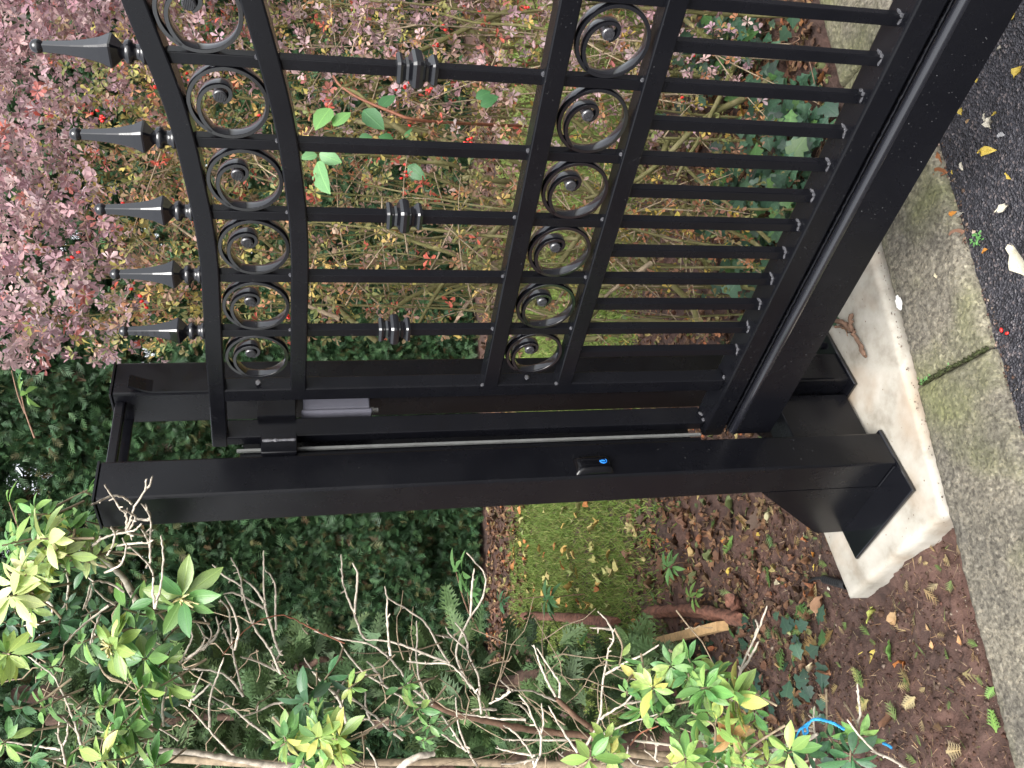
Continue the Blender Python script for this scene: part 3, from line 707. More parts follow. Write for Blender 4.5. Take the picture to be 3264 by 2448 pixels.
def maple_template():
    pts = [(0, 0), (.0, .2), (-.1, .45), (.18, .36), (.28, .62), (.44, .36), (.56, .42), (.66, .2), (1.0, 0), (.66, -.2), (.56, -.42), (.44, -.36), (.28, -.62), (.18, -.36), (-.1, -.45), (0, -.2)]
    V = [(.36, 0, -.06)]+[(x, y, .16*abs(y)+.06*x) for x, y in pts]; n = len(pts)
    F = [(0, 1+i, 1+(i+1) % n) for i in range(n)]; return np.array(V, float), np.array(F), np.array([(v[0], v[1]*2) for v in V])
TM = maple_template()
def spray_template():                                        # flat feathery conifer spray
    V = []; F = []
    def blade(x, y, a, L, w):
        b = len(V); dx, dy = math.cos(a), math.sin(a); V.extend([(x-dy*w, y+dx*w, 0), (x+dy*w, y-dx*w, 0), (x+dx*L, y+dy*L, .06)]); F.append((b, b+1, b+2))
    blade(0, 0, 0, 1.0, .05)
    for i, x in enumerate((.10, .26, .42, .58, .74)):
        L = .52*(1-x*.75)
        for s in (-1, 1):
            a = s*math.radians(42); blade(x, 0, a, L, .055); blade(x+.45*L*math.cos(a), .45*L*math.sin(a), a+s*.6, L*.45, .045); blade(x+.3*L*math.cos(a), .3*L*math.sin(a), a-s*.7, L*.45, .045)
    return np.array(V, float), np.array(F), np.array([(v[0], v[1]) for v in V])
TS = spray_template()
def spray_small():
    V = []; F = []
    def blade(x, y, a, L, w):
        b = len(V); dx, dy = math.cos(a), math.sin(a); V.extend([(x-dy*w, y+dx*w, 0), (x+dy*w, y-dx*w, 0), (x+dx*L, y+dy*L, .08)]); F.append((b, b+1, b+2))
    blade(0, 0, 0, 1.0, .055)
    for x in (.08, .28, .48, .68):
        for s in (-1, 1): blade(x, 0, s*.68, .58*(1-x*.65), .055)
    return np.array(V, float), np.array(F), np.array([(v[0], v[1]) for v in V])
TSS = spray_small()
def scatter(name, T, pos, fr, size, cols, mat, parent=None, kind='stuff', jit=.0, rs=R_(1)):
    Vt, Ft, uv = T; n = len(pos); size = np.asarray(size).reshape(-1)
    V = np.einsum('nij,kj->nki', fr, Vt)*size[:, None, None]+np.asarray(pos)[:, None, :]
    F = (Ft[None]+(np.arange(n)*len(Vt))[:, None, None]).reshape(-1, 3)
    o = link(name, mesh_np(name, V.reshape(-1, 3), F, np.repeat(np.asarray(cols), len(Vt), 0), np.tile(uv, (n, 1))), mat, parent)
    if kind: tag(o, kind=kind)
    return o
TMESH = {}
def tmesh(name, T, mat):
    if name not in TMESH:
        me = mesh_np(name, T[0], T[1], None, T[2]); me.materials.append(mat); TMESH[name] = me
    return TMESH[name]
def place(name, me, pos, fr, size, c, parent=None):
    o = bpy.data.objects.new(name, me); col.objects.link(o)
    if parent is not None: o.parent = parent; pos = Vector(pos)-world_loc(parent)
    mm = Matrix([[fr[i][j]*size for j in range(3)]+[pos[i]] for i in range(3)]+[[0, 0, 0, 1]]); o.matrix_basis = mm
    o.color = (*[float(x) for x in c], 1); return o
def unit(v): v = np.asarray(v, float); return v/np.linalg.norm(v, axis=-1, keepdims=True)
def pick(rs, pal, n, var=.18):
    w = np.array([p[0] for p in pal], float); w /= w.sum(); c = np.array([p[1] for p in pal]); i = rs.choice(len(pal), n, p=w)
    return c[i]*rs.uniform(1-var, 1+var, (n, 1))*rs.uniform(.93, 1.07, (n, 3))

# ---------------------------------------------------------------- barberry hedge beyond the gate
rs = R_(101)
hedge = empty('barberry_hedge', tuple(tw(.9, .35, -.07)), 'autumn barberry hedge with pink, orange and yellow leaves behind the gate', 'hedge')
PINK = [(5, (.44, .30, .315)), (4, (.54, .38, .39)), (2, (.34, .21, .225)), (.7, (.50, .19, .17)), (1.5, (.42, .29, .27))]
MIXA = [(3.0, (.29, .19, .12)), (3.0, (.25, .235, .095)), (1.5, (.40, .34, .10)), (1.4, (.52, .26, .14)), (.8, (.55, .13, .09)), (2.2, (.19, .205, .07)), (1.5, (.44, .28, .23)), (.9, (.58, .44, .15))]
LOWA = [(2, (.16, .175, .06)), (2, (.24, .20, .09)), (1.2, (.42, .19, .09)), (1, (.45, .33, .08)), (1, (.30, .16, .10))]
canes = []; rpos = []; rdir = []
def t_left(w): return -.235+.40*(w-.1)
def cane(t, w, h, lt, lw, r0, n=9):
    s = np.linspace(0, 1, n); z = -.07+h*(s**.9); bend = s**1.8
    p = np.array([tw(t+lt*b+.03*math.sin(5*b+t*9), w+lw*b+.02*math.cos(7*b+t*5), zz) for b, zz in zip(bend, z)])
    p[1:-1] += rs.normal(0, .012, (n-2, 3)); return smooth_path(p, 3), np.linspace(r0, r0*.3, (n-1)*3+1)
for i in range(95):
    w = rs.uniform(.12, .75); t = rs.uniform(t_left(w)+.03, 2.2); h = rs.uniform(1.3, 2.3); lt = rs.normal(-.02, .28); lw = rs.normal(-.03, .16)
    if t+lt < t_left(w+lw): lt = abs(lt)*.3
    pth, rad = cane(t, w, h, lt, lw, rs.uniform(.003, .0075)); canes.append((pth, rad))
    for j in range(13):                                           # side twigs
        k_ = rs.randint(4, len(pth)-1); d = unit(rs.normal(0, 1, 3)+np.array([.35, -.35, .45])); L = rs.uniform(.10, .34); q = pth[k_]+np.outer(np.linspace(0, 1, 5), d*L)+np.outer(np.linspace(0, 1, 5)**2, (0, 0, -.05*rs.rand()))
        tt, ww = to_tw(q[-1])
        if tt < t_left(ww)-.02 or ww < -.06: continue
        canes.append((q, np.linspace(.0026, .0009, 5)))
        for f in (.35, .55, .75, 1.0): rpos.append(q[0]+(q[-1]-q[0])*f); rdir.append(d)
# mossy old stems crossing low down, as the gate's bars show them
for i in range(75):
    w = rs.uniform(.10, .6); t = rs.uniform(t_left(w), 1.7); z0 = rs.uniform(.25, 1.35); L = rs.uniform(.3, .9); a = rs.normal(1.0, .5)
    d = K*math.cos(a)*rs.choice([-1, 1])+np.array([0, 0, math.sin(a)])+N*rs.normal(0, .2)
    p = tw(t, w, z0)+np.outer(np.linspace(-.4, .6, 7), unit(d)*L)+rs.normal(0, .01, (7, 3))
    tt, ww = to_tw(p)
    p = p[(tt > t_left(ww)) & (p[:, 2] > -.05) & (ww > .03)]
    if len(p) > 2: canes.append((smooth_path(p, 3), np.linspace(.009, .004, (len(p)-1)*3+1)*rs.uniform(.5, 1.3)))
V_, F_ = tube_np(canes[:160], 6)
big = sorted(range(len(canes)), key=lambda i: -canes[i][1][0]*len(canes[i][0]))[:150]; bigset = set(big)
for i in big[:150]:
    V_, F_ = tube_np([canes[i]], 7); link('stem', mesh_np('stem', V_, F_), M['moss'], hedge)
V_, F_ = tube_np([canes[i] for i in range(len(canes)) if i not in bigset], 5); tag(link('twigs', mesh_np('twigs', V_, F_), M['mid_twig'], hedge), kind='stuff')
# leaf rosettes: on the twigs and filling the face of the hedge
n_ex = 18500
w_ = np.abs(rs.normal(0, .30, n_ex))+.02; t_ = rs.uniform(-.30, 2.3, n_ex); z_ = np.where(rs.rand(n_ex) < .3, rs.uniform(1.7, 2.45, n_ex), rs.uniform(.10, 2.45, n_ex))
w_ = w_ - .12*sstep(z_, 1.5, 2.2)*rs.rand(n_ex) + .05*fbm(t_, z_, 3, 7)
ok = (t_ > t_left(w_)+.05*vnoise(t_*0+z_, w_, 6, 3)-.05*sstep(z_, 1.75, 2.1)) & (z_ < 2.40+.12*vnoise(t_, w_, 3, 4)-.22*np.exp(-((t_+.15)/.2)**2))
keep = rs.rand(n_ex) < (.55+.45*sstep(z_, .6, 1.4))*(1-.55*np.exp(-((t_+.1)/.25)**2)*(z_ < 1.25))
ok &= keep
ex = H0+t_[ok, None]*K+w_[ok, None]*N; ex[:, 2] = z_[ok]
rp = np.concatenate([np.array(rpos), ex]); rd = np.concatenate([np.array(rdir), unit(rs.normal(0, .8, (len(ex), 3))+np.array([.35, -.4, .55]))])
tt, ww = to_tw(rp)
# pink shoots crown the hedge and run down its far side
pinkp = sstep(rp[:, 2]+.30*vnoise(tt, rp[:, 2], 4, 12), 1.80, 2.10)*.95 + sstep(tt, .3, .75)*(ww < .35)*.5
lp = []; ld = []; ln = []; lsz = []; lc = []
for i in range(len(rp)):
    pk = rs.rand() < pinkp[i]; n = rs.randint(5, 9) if pk else rs.randint(3, 7)
    d = rd[i]; a0 = rs.uniform(0, 6.28); ref = unit(np.cross(d, (.2, .9, .3))); b2 = np.cross(d, ref)
    low = rp[i, 2] < .75
    cc = pick(rs, PINK if pk else (LOWA if low else MIXA), 1, .2)[0]
    for j in range(n):
        a = a0+j*2.4; el = rs.uniform(.15, 1.0); q = unit((ref*math.cos(a)+b2*math.sin(a))*math.cos(el)+d*math.sin(el))
        lp.append(rp[i]+q*.003+d*rs.uniform(0, .012)); ld.append(q); ln.append(d+rs.normal(0, .25, 3)); lsz.append(rs.uniform(.011, .024) if pk else rs.uniform(.009, .021)); lc.append(cc*rs.uniform(.8, 1.2))
lp = np.array(lp); ld = np.array(ld); ln = np.array(ln); lsz = np.array(lsz); lc = np.array(lc)
fr = frames(ld, ln)
px_, py_, dz_ = project(lp); vis = (px_ > 5) & (px_ < 2200) & (py_ > 5) & (py_ < 900)
score = np.where(vis, lsz/dz_*(1-.5*(to_tw(lp)[1] > .1)), 0); order = np.argsort(-score); single = np.zeros(len(lp), bool); single[order[:300]] = True
me = tmesh('barberry_leaf', TB, M['barb_o'])
for i in np.where(single)[0]: place('leaf', me, lp[i], fr[i], lsz[i], lc[i], hedge)
scatter('leaves', TB, lp[~single], fr[~single], lsz[~single], lc[~single], M['barb_a'], hedge)
# berries
Vb_, Fb_ = [], []
for i in range(5):
    a = math.pi*i/4
    for j in range(6): b = 2*math.pi*j/6; Vb_.append((.5*math.sin(a)*math.cos(b), .5*math.sin(a)*math.sin(b), -.72*math.cos(a)))
for i in range(4):
    for j in range(6): Fb_.append((i*6+j, i*6+(j+1) % 6, (i+1)*6+(j+1) % 6, (i+1)*6+j))
bm_ = mesh_py('berry', Vb_, Fb_, True); bm_.materials.append(M['berry'])
berry_px = [(878, 178), (884, 186), (855, 188), (925, 192), (820, 216), (890, 275), (877, 368), (877, 378), (1010, 297), (1013, 305), (960, 60), (940, 100), (1135, 20), (205, 235), (215, 260), (232, 130), (330, 180), (402, 165), (265, 445), (288, 620), (300, 640), (310, 660), (170, 540), (150, 560), (1475, 215), (1040, 20), (1500, 128), (620, 690), (560, 255)]
for x, y in berry_px:
    p = on_w(x, y, rs.uniform(.0, .10))
    for j in range(rs.randint(1, 4)):
        o = link('berry', bm_, None, hedge, tuple(p+rs.normal(0, .006, 3))); o.scale = (.0075,)*3; o.rotation_euler = (rs.uniform(-.5, .5), rs.uniform(-.5, .5), 0)

# ---------------------------------------------------------------- bramble threaded through the hedge
br = empty('bramble', tuple(on_w(1000, 250, .05)), 'bramble runner with large toothed green leaves threaded through the barberry', 'bramble')
meO = tmesh('bramble_leaf', TO, M['leaf_o'])
def bl(x, y, x2, y2, w, c, nz=(0.5, -.6, .5)):
    p = on_w(*ZB(x, y), w); q = on_w(*ZB(x2, y2), w-.01); L = np.linalg.norm(q-p)
    place('leaf', meO, p, frames((q-p)[None], np.array([nz], float)+rs.normal(0, .15, (1, 3)))[0], L, c, br)
LG = (.20, .42, .13); DG = (.07, .20, .075); SG = (.22, .45, .20)
bl(800, 460, 640, 640, .02, LG); bl(830, 640, 990, 470, .02, LG, (.6, -.5, .6)); bl(1130, 480, 1330, 650, .06, DG); bl(1300, 460, 1440, 300, .06, DG)
bl(665, 925, 500, 950, .02, SG); bl(690, 915, 900, 1000, .02, SG); bl(670, 1000, 740, 1310, .02, SG); bl(1580, 1040, 1740, 1170, .07, DG); bl(1560, 760, 1610, 650, .07, DG)
bl(1430, 770, 1290, 745, .06, DG); bl(1090, 760, 1220, 745, .06, DG)
for x, y, x2, y2 in ((1540, 300, 1640, 420), (1590, 330, 1650, 300), (1570, 350, 1540, 430)):
    p = on_w((1000+x/2.011*1.0)/SC if False else (1000+(x-500)/2.011)/SC, (y+330)/2.011/SC, .07); q = p+np.array([.02, .01, -.04]); place('leaf', meO, p, frames((q-p)[None], np.array([[.5, -.6, .5]]))[0], .045, DG, br)
pth = smooth_path([on_w(*ZB(*q), .04) for q in ((830, 130), (880, 220), (1050, 340), (1250, 430), (1430, 500), (1640, 590))]+[tw(.55, .3, .75)], 4)
V_, F_ = tube_np([(pth, np.linspace(.003, .005, len(pth)))], 6); link('runner', mesh_np('runner', V_, F_), M['red_cane'], br)

# ---------------------------------------------------------------- ivy and litter below the hedge
rs = R_(202)
ivy = empty('ivy', tuple(tw(.4, .35, -.06)), 'dark ivy creeping over the leaf litter below the barberry hedge', 'ivy')
meI = tmesh('ivy_leaf', TI, M['leaf_o'])
cnt = 0; stems = []
cl = [(rs.uniform(-.05, 1.05), rs.uniform(.06, .55)) for _ in range(30)]
while cnt < 298:
    c_ = cl[rs.randint(len(cl))]; t, w = c_[0]+rs.normal(0, .06), c_[1]+rs.normal(0, .06)
    if t < t_left(w)+.05 or w < .04: continue
    z = rs.uniform(-.03, .05)+.16*rs.rand()**2+.08*w; p = tw(t, w, z)
    a = rs.uniform(0, 6.28); d = np.array([math.cos(a), math.sin(a), rs.uniform(-.5, .1)])
    place('leaf', meI, p, frames(d[None], np.array([[.35, -.3, .8]])+rs.normal(0, .25, (1, 3)))[0], rs.uniform(.036, .068), pick(rs, [(4, (.045, .10, .062)), (2, (.07, .145, .085)), (1, (.09, .19, .06)), (1, (.055, .09, .07))], 1)[0], ivy); cnt += 1
for c_ in cl:
    p = tw(c_[0], c_[1], -.03); q = [p+np.array([rs.normal(0, .1), rs.normal(0, .1), .02+.03*rs.rand()])*s for s in (0,)]; q = [p]
    for _ in range(4): q.append(q[-1]+np.array([rs.normal(0, .06), rs.normal(0, .06), rs.normal(.005, .01)]))
    stems.append((smooth_path(q, 3), np.full(13, .0016)))
n = 420; cc_ = [cl[rs.randint(len(cl))] for _ in range(n)]; P = np.array([tw(c_[0]+rs.normal(0, .09), max(.05, c_[1]+rs.normal(0, .08)), rs.uniform(-.04, .03)+.2*rs.rand()**2) for c_ in cc_]); t2, w2_ = to_tw(P); P = P[t2 > t_left(w2_)+.05]; n = len(P); a_ = rs.uniform(0, 6.28, n)
scatter('small_leaves', TI, P, frames(np.stack([np.cos(a_), np.sin(a_), rs.uniform(-.5, .1, n)], -1), np.array([[.35, -.3, .8]])+rs.normal(0, .25, (n, 3))), rs.uniform(.025, .05, n), pick(rs, [(4, (.05, .11, .068)), (2, (.075, .155, .09)), (1, (.09, .19, .06))], n), M['leaf_a'], ivy)
V_, F_ = tube_np(stems, 5); tag(link('stems', mesh_np('stems', V_, F_), M['brown_twig'], ivy), kind='stuff')

# ---------------------------------------------------------------- tall dark conifer hedge at the back
rs = R_(303)
HP = np.array([-5.05, 3.00, 0]); HD = unit(np.array([.62, .785, 0])); HN = np.array([HD[1], -HD[0], 0])     # HN points to the camera
chedge = empty('conifer_hedge', tuple(HP-HN*.6+np.array([0, 0, -.1])), 'tall dark green clipped conifer hedge at the far side of the garden', 'hedge')
n = 138000
s_ = np.where(rs.rand(n) < .78, rs.uniform(-4.0, 2.2, n), rs.uniform(2.2, 5.4, n)); z_ = rs.uniform(.02, 4.3, n); q_ = np.abs(rs.normal(0, .16, n))
thin = sstep(z_, 2.0, 3.2)
q_ = q_+thin*rs.rand(n)*.25
bulge = .22*fbm(s_, z_, 1.1, 5)+.16*vnoise(s_, z_, 5, 8) + .10*(1-sstep(z_, 0, .6))*-1
P = HP+s_[:, None]*HD+(bulge-q_)[:, None]*HN; P[:, 2] = z_-.05
gap = vnoise(s_, z_, 7, 17)+.6*vnoise(s_, z_, 17, 19)
keep = ~((gap > .27) & (z_ > 1.9) & (rs.rand(n) < .97*sstep(z_, 1.9, 2.7)))
P = P[keep]; n = len(P)
d = unit(HN*.5+rs.normal(0, .55, (n, 3))+np.array([0, 0, .15])); nn = unit(HN*.6+rs.normal(0, .6, (n, 3)))
shade = np.clip(.85+.5*vnoise(s_[keep], z_[keep], 4, 23), .4, 1.3)[:, None]  # patches of leaf tone varied at random
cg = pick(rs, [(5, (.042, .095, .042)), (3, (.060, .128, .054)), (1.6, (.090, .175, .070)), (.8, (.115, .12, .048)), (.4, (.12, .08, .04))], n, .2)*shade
scatter('foliage', TSS, P, frames(d, nn), rs.uniform(.05, .14, n), cg, M['conifer'], chedge)
# inner stems and dense heart of the hedge, its shade put into darker leaves
cp = []
for i in range(46):
    s = -4.2+9.8*i/45+rs.normal(0, .07); b = HP+HD*s-HN*rs.uniform(.35, .75)
    pts = [b+np.array([rs.normal(0, .04), rs.normal(0, .04), zz]) for zz in (-.12, .6, 1.4, 2.3, 3.2, 4.3)]; pth = smooth_path(pts, 2)
    V_, F_ = tube_np([(pth, np.linspace(.045, .012, len(pth)))], 7); link('trunk', mesh_np('trunk', V_, F_), M['bark'], chedge)
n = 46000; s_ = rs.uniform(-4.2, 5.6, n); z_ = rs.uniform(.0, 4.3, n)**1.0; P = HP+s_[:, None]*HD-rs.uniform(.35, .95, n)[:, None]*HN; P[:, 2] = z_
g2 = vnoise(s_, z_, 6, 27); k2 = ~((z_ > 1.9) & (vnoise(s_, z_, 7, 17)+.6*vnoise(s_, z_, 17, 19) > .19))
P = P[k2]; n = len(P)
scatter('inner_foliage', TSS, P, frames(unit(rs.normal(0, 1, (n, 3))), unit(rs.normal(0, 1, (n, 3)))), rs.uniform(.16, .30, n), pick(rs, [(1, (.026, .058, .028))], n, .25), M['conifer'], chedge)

# ---------------------------------------------------------------- lawn
rs = R_(404)
def lawn_edge(x, y):            # signed share inside the grass band
    a = np.stack([x, y, 0*x], -1); f_ = (a-C)@unit(np.array([FW[0], FW[1], 0])); sd_ = (a-C)@np.array([_r[0], _r[1], 0])
    near = np.where(sd_ < .7, 4.05, 4.05-.62*(sd_-.7))+.45*fbm(sd_, f_, 1.3, 3); near = np.maximum(near, 2.9); farl = 6.75+.3*vnoise(sd_, f_, 3, 5)
    return sstep(f_, near-.45, near+.5)*(1-sstep(f_, farl-.5, farl+.25))
n = 330000; f0_ = rs.uniform(2.6, 7.1, n); s0_ = rs.uniform(-1.9, 2.9, n); gp_ = C[None]+f0_[:, None]*unit(np.array([FW[0], FW[1], 0]))+s0_[:, None]*np.array([_r[0], _r[1], 0]); x = gp_[:, 0]; y = gp_[:, 1]; kk_ = (to_tw(gp_)[1] > .4); x, y = x[kk_], y[kk_]; n = len(x); k_ = rs.rand(n) < lawn_edge(x, y)**.8; x, y = x[k_], y[k_]; n = len(x)
clump = vnoise(x, y, 2.4, 9)
k_ = rs.rand(n) < .85+.9*clump; x, y, clump = x[k_], y[k_], clump[k_]; n = len(x)
P = np.stack([x, y, soil_z(x, y)], -1); d = unit(np.stack([rs.normal(0, .5, n), rs.normal(0, .5, n), rs.uniform(.35, 1, n)], -1))
TG = (np.array([(0, -.085, 0), (0, .085, 0), (1, 0, -.06)]), np.array([(0, 1, 2)]), np.zeros((3, 2)))
cg = pick(rs, [(4, (.17, .25, .055)), (3, (.22, .30, .075)), (2.2, (.30, .31, .11)), (1.2, (.12, .19, .045))], n, .2)
lawn = scatter('grass', TG, P, frames(d, rs.normal(0, 1, (n, 3))), rs.uniform(.022, .055, n), cg, M['grass'])
tag(lawn, 'short green lawn grass between the bed and the conifer hedge', 'grass', kind='stuff')
# ================================================================ evergreen shrub with dead twigs in front of the frame
rs = R_(505)
shrub = empty('evergreen_shrub', tuple(on_z(1720, 1650, -.06)), 'evergreen shrub with glossy leaf whorls and many bare pale twigs beside the front post', 'shrub')
def depth_path(Z, pts, d0, d1):
    n = len(pts); out = []
    for i, (x, y) in enumerate(pts):
        s = i/max(n-1, 1); out.append(at_d(*Z(x, y), d0+(d1-d0)*s+.02*math.sin(3.1*s+d0*40)))
    return out
def twig(Z, pts, d0, d1, r0=.0022, r1=.0036, mat='pale_twig', nubs=True, name='branch'):
    p = smooth_path(depth_path(Z, pts, d0, d1), 5, .0006, rs); n = len(p); rad = np.linspace(r0, r1, n)*(1+.09*rs.normal(0, 1, n))
    rad[0] *= .8; paths = [(p, np.clip(rad, .0008, 1))]
    if nubs:                                                    # stubs and bud scars
        for _ in range(max(1, n//7)):
            i = rs.randint(1, n-1); d = unit(rs.normal(0, 1, 3)+unit(p[0]-p[-1])*.8); L = rs.uniform(.004, .016); paths.append((np.array([p[i], p[i]+d*L*.6, p[i]+d*L]), np.array([rad[i]*.8, rad[i]*.7, rad[i]*.55])))
    V_, F_ = tube_np(paths, 6); return link(name, mesh_np(name, V_, F_), M[mat], shrub)
# twigs in front of the post top
for pts in [[(1110, 415), (1060, 465), (985, 485), (860, 510), (780, 540), (725, 590)], [(1150, 65), (1140, 150), (1060, 270), (1040, 330), (1010, 420), (985, 485)], [(1195, 45), (1180, 110), (1140, 150)],
            [(820, 110), (880, 200), (930, 290), (1000, 350), (990, 480)], [(715, 270), (800, 225), (900, 190), (985, 215), (1030, 260)], [(1105, 260), (1160, 320), (1180, 390), (1180, 480), (1175, 600), (1180, 700), (1170, 740)],
            [(1140, 265), (1180, 360), (1160, 395), (1070, 375)], [(970, 305), (1030, 340), (1065, 360), (1040, 420), (1000, 480)], [(1200, 545), (1140, 570), (990, 575), (920, 590)], [(1105, 455), (1150, 520), (1175, 600)],
            [(1010, 590), (1090, 660), (1170, 740), (1200, 800), (1200, 950), (1210, 1080)], [(1260, 510), (1275, 600), (1280, 720), (1265, 870), (1250, 950), (1215, 1080)], [(990, 575), (985, 650), (950, 740), (820, 800)],
            [(870, 440), (905, 500), (880, 600), (840, 660)], [(1050, 510), (1010, 500), (985, 485)], [(710, 880), (780, 865), (880, 890), (970, 950)], [(740, 930), (830, 1010), (900, 1050)], [(500, 1370), (600, 1260), (700, 1170), (850, 1060)],
            [(650, 1090), (690, 980), (710, 900)], [(710, 1360), (740, 1230), (790, 1130)]]:
    twig(ZP, pts, 1.74, 1.86, .0017, .0027)
twig(ZP, [(545, 515), (640, 570), (740, 640), (830, 710), (900, 770), (970, 840), (1040, 970), (1090, 1060)], 1.86, 2.05, .005, .008)
B7 = [[(1360, 355), (1430, 425), (1550, 490), (1555, 570)], [(1480, 310), (1530, 400), (1550, 490), (1570, 600), (1600, 690), (1640, 780), (1720, 880), (1760, 960), (1800, 1060)],
      [(1690, 265), (1690, 400), (1690, 520), (1700, 640), (1740, 760), (1770, 870), (1800, 930)], [(1565, 450), (1650, 520), (1695, 600)], [(1700, 390), (1750, 440), (1770, 520), (1765, 640), (1770, 770)], [(1430, 545), (1490, 530), (1600, 580), (1690, 635)],
      [(1410, 580), (1470, 640), (1480, 760), (1490, 900), (1510, 1000), (1540, 1120), (1560, 1200)], [(1425, 750), (1460, 830), (1490, 890)], [(1440, 555), (1500, 650), (1535, 780), (1505, 900)], [(1435, 950), (1400, 1050), (1360, 1160), (1340, 1260), (1345, 1400)],
      [(1210, 750), (1240, 810), (1200, 900), (1150, 1000), (1080, 1100), (1040, 1250), (1050, 1390)], [(1260, 730), (1320, 820), (1290, 890), (1200, 960)], [(1300, 690), (1370, 800), (1300, 900), (1180, 970)], [(1385, 690), (1405, 760), (1380, 830), (1300, 900)],
      [(1540, 945), (1640, 970), (1760, 1030)], [(1950, 955), (2010, 1050), (2140, 1180), (2200, 1270)], [(1065, 1045), (1180, 1025), (1300, 1025), (1430, 1050), (1500, 1110), (1560, 1200)], [(1095, 1230), (1210, 1270), (1270, 1330), (1360, 1440), (1440, 1520), (1500, 1580)],
      [(1300, 1040), (1260, 1120), (1235, 1190), (1215, 1260)], [(1355, 1110), (1290, 1180), (1240, 1220)], [(1335, 1190), (1480, 1260), (1600, 1370), (1700, 1440), (1770, 1500)], [(620, 1420), (780, 1460), (920, 1490), (1040, 1525)],
      [(180, 945), (260, 1000), (340, 1060), (390, 1150), (440, 1270), (480, 1370), (535, 1560)], [(400, 1330), (460, 1390), (510, 1450)], [(30, 1490), (180, 1510), (300, 1530), (390, 1545)], [(380, 1360), (370, 1450), (400, 1530), (420, 1640)], [(435, 1370), (430, 1470), (400, 1520)],
      [(130, 750), (250, 740), (330, 690), (340, 620), (280, 570)], [(1530, 1335), (1650, 1300), (1740, 1250), (1850, 1230)], [(875, 1300), (950, 1360), (1050, 1420), (1140, 1480)], [(1800, 1060), (1740, 1000), (1800, 930), (1770, 870)], [(200, 1620), (300, 1600), (400, 1590)],
      [(420, 380), (440, 470), (430, 590), (380, 680)], [(540, 640), (580, 560), (600, 470)], [(590, 870), (610, 770), (640, 680)], [(520, 690), (640, 640), (760, 590)]]
for i, pts in enumerate(B7):
    d = rs.uniform(1.98, 2.3); twig(Z7, pts, d, d+rs.uniform(-.05, .15), .0018, .0034)
twig(Z7, [(920, 1610), (970, 1550), (1100, 1550), (1300, 1570), (1480, 1600), (1700, 1640), (1950, 1650)], 2.12, 2.35, .006, .0085)
twig(Z7, [(1425, 940), (1500, 850), (1600, 750), (1690, 700), (1800, 675), (1880, 700), (1950, 740), (2050, 790), (2210, 860)], 2.05, 2.2, .0012, .002, 'red_cane')
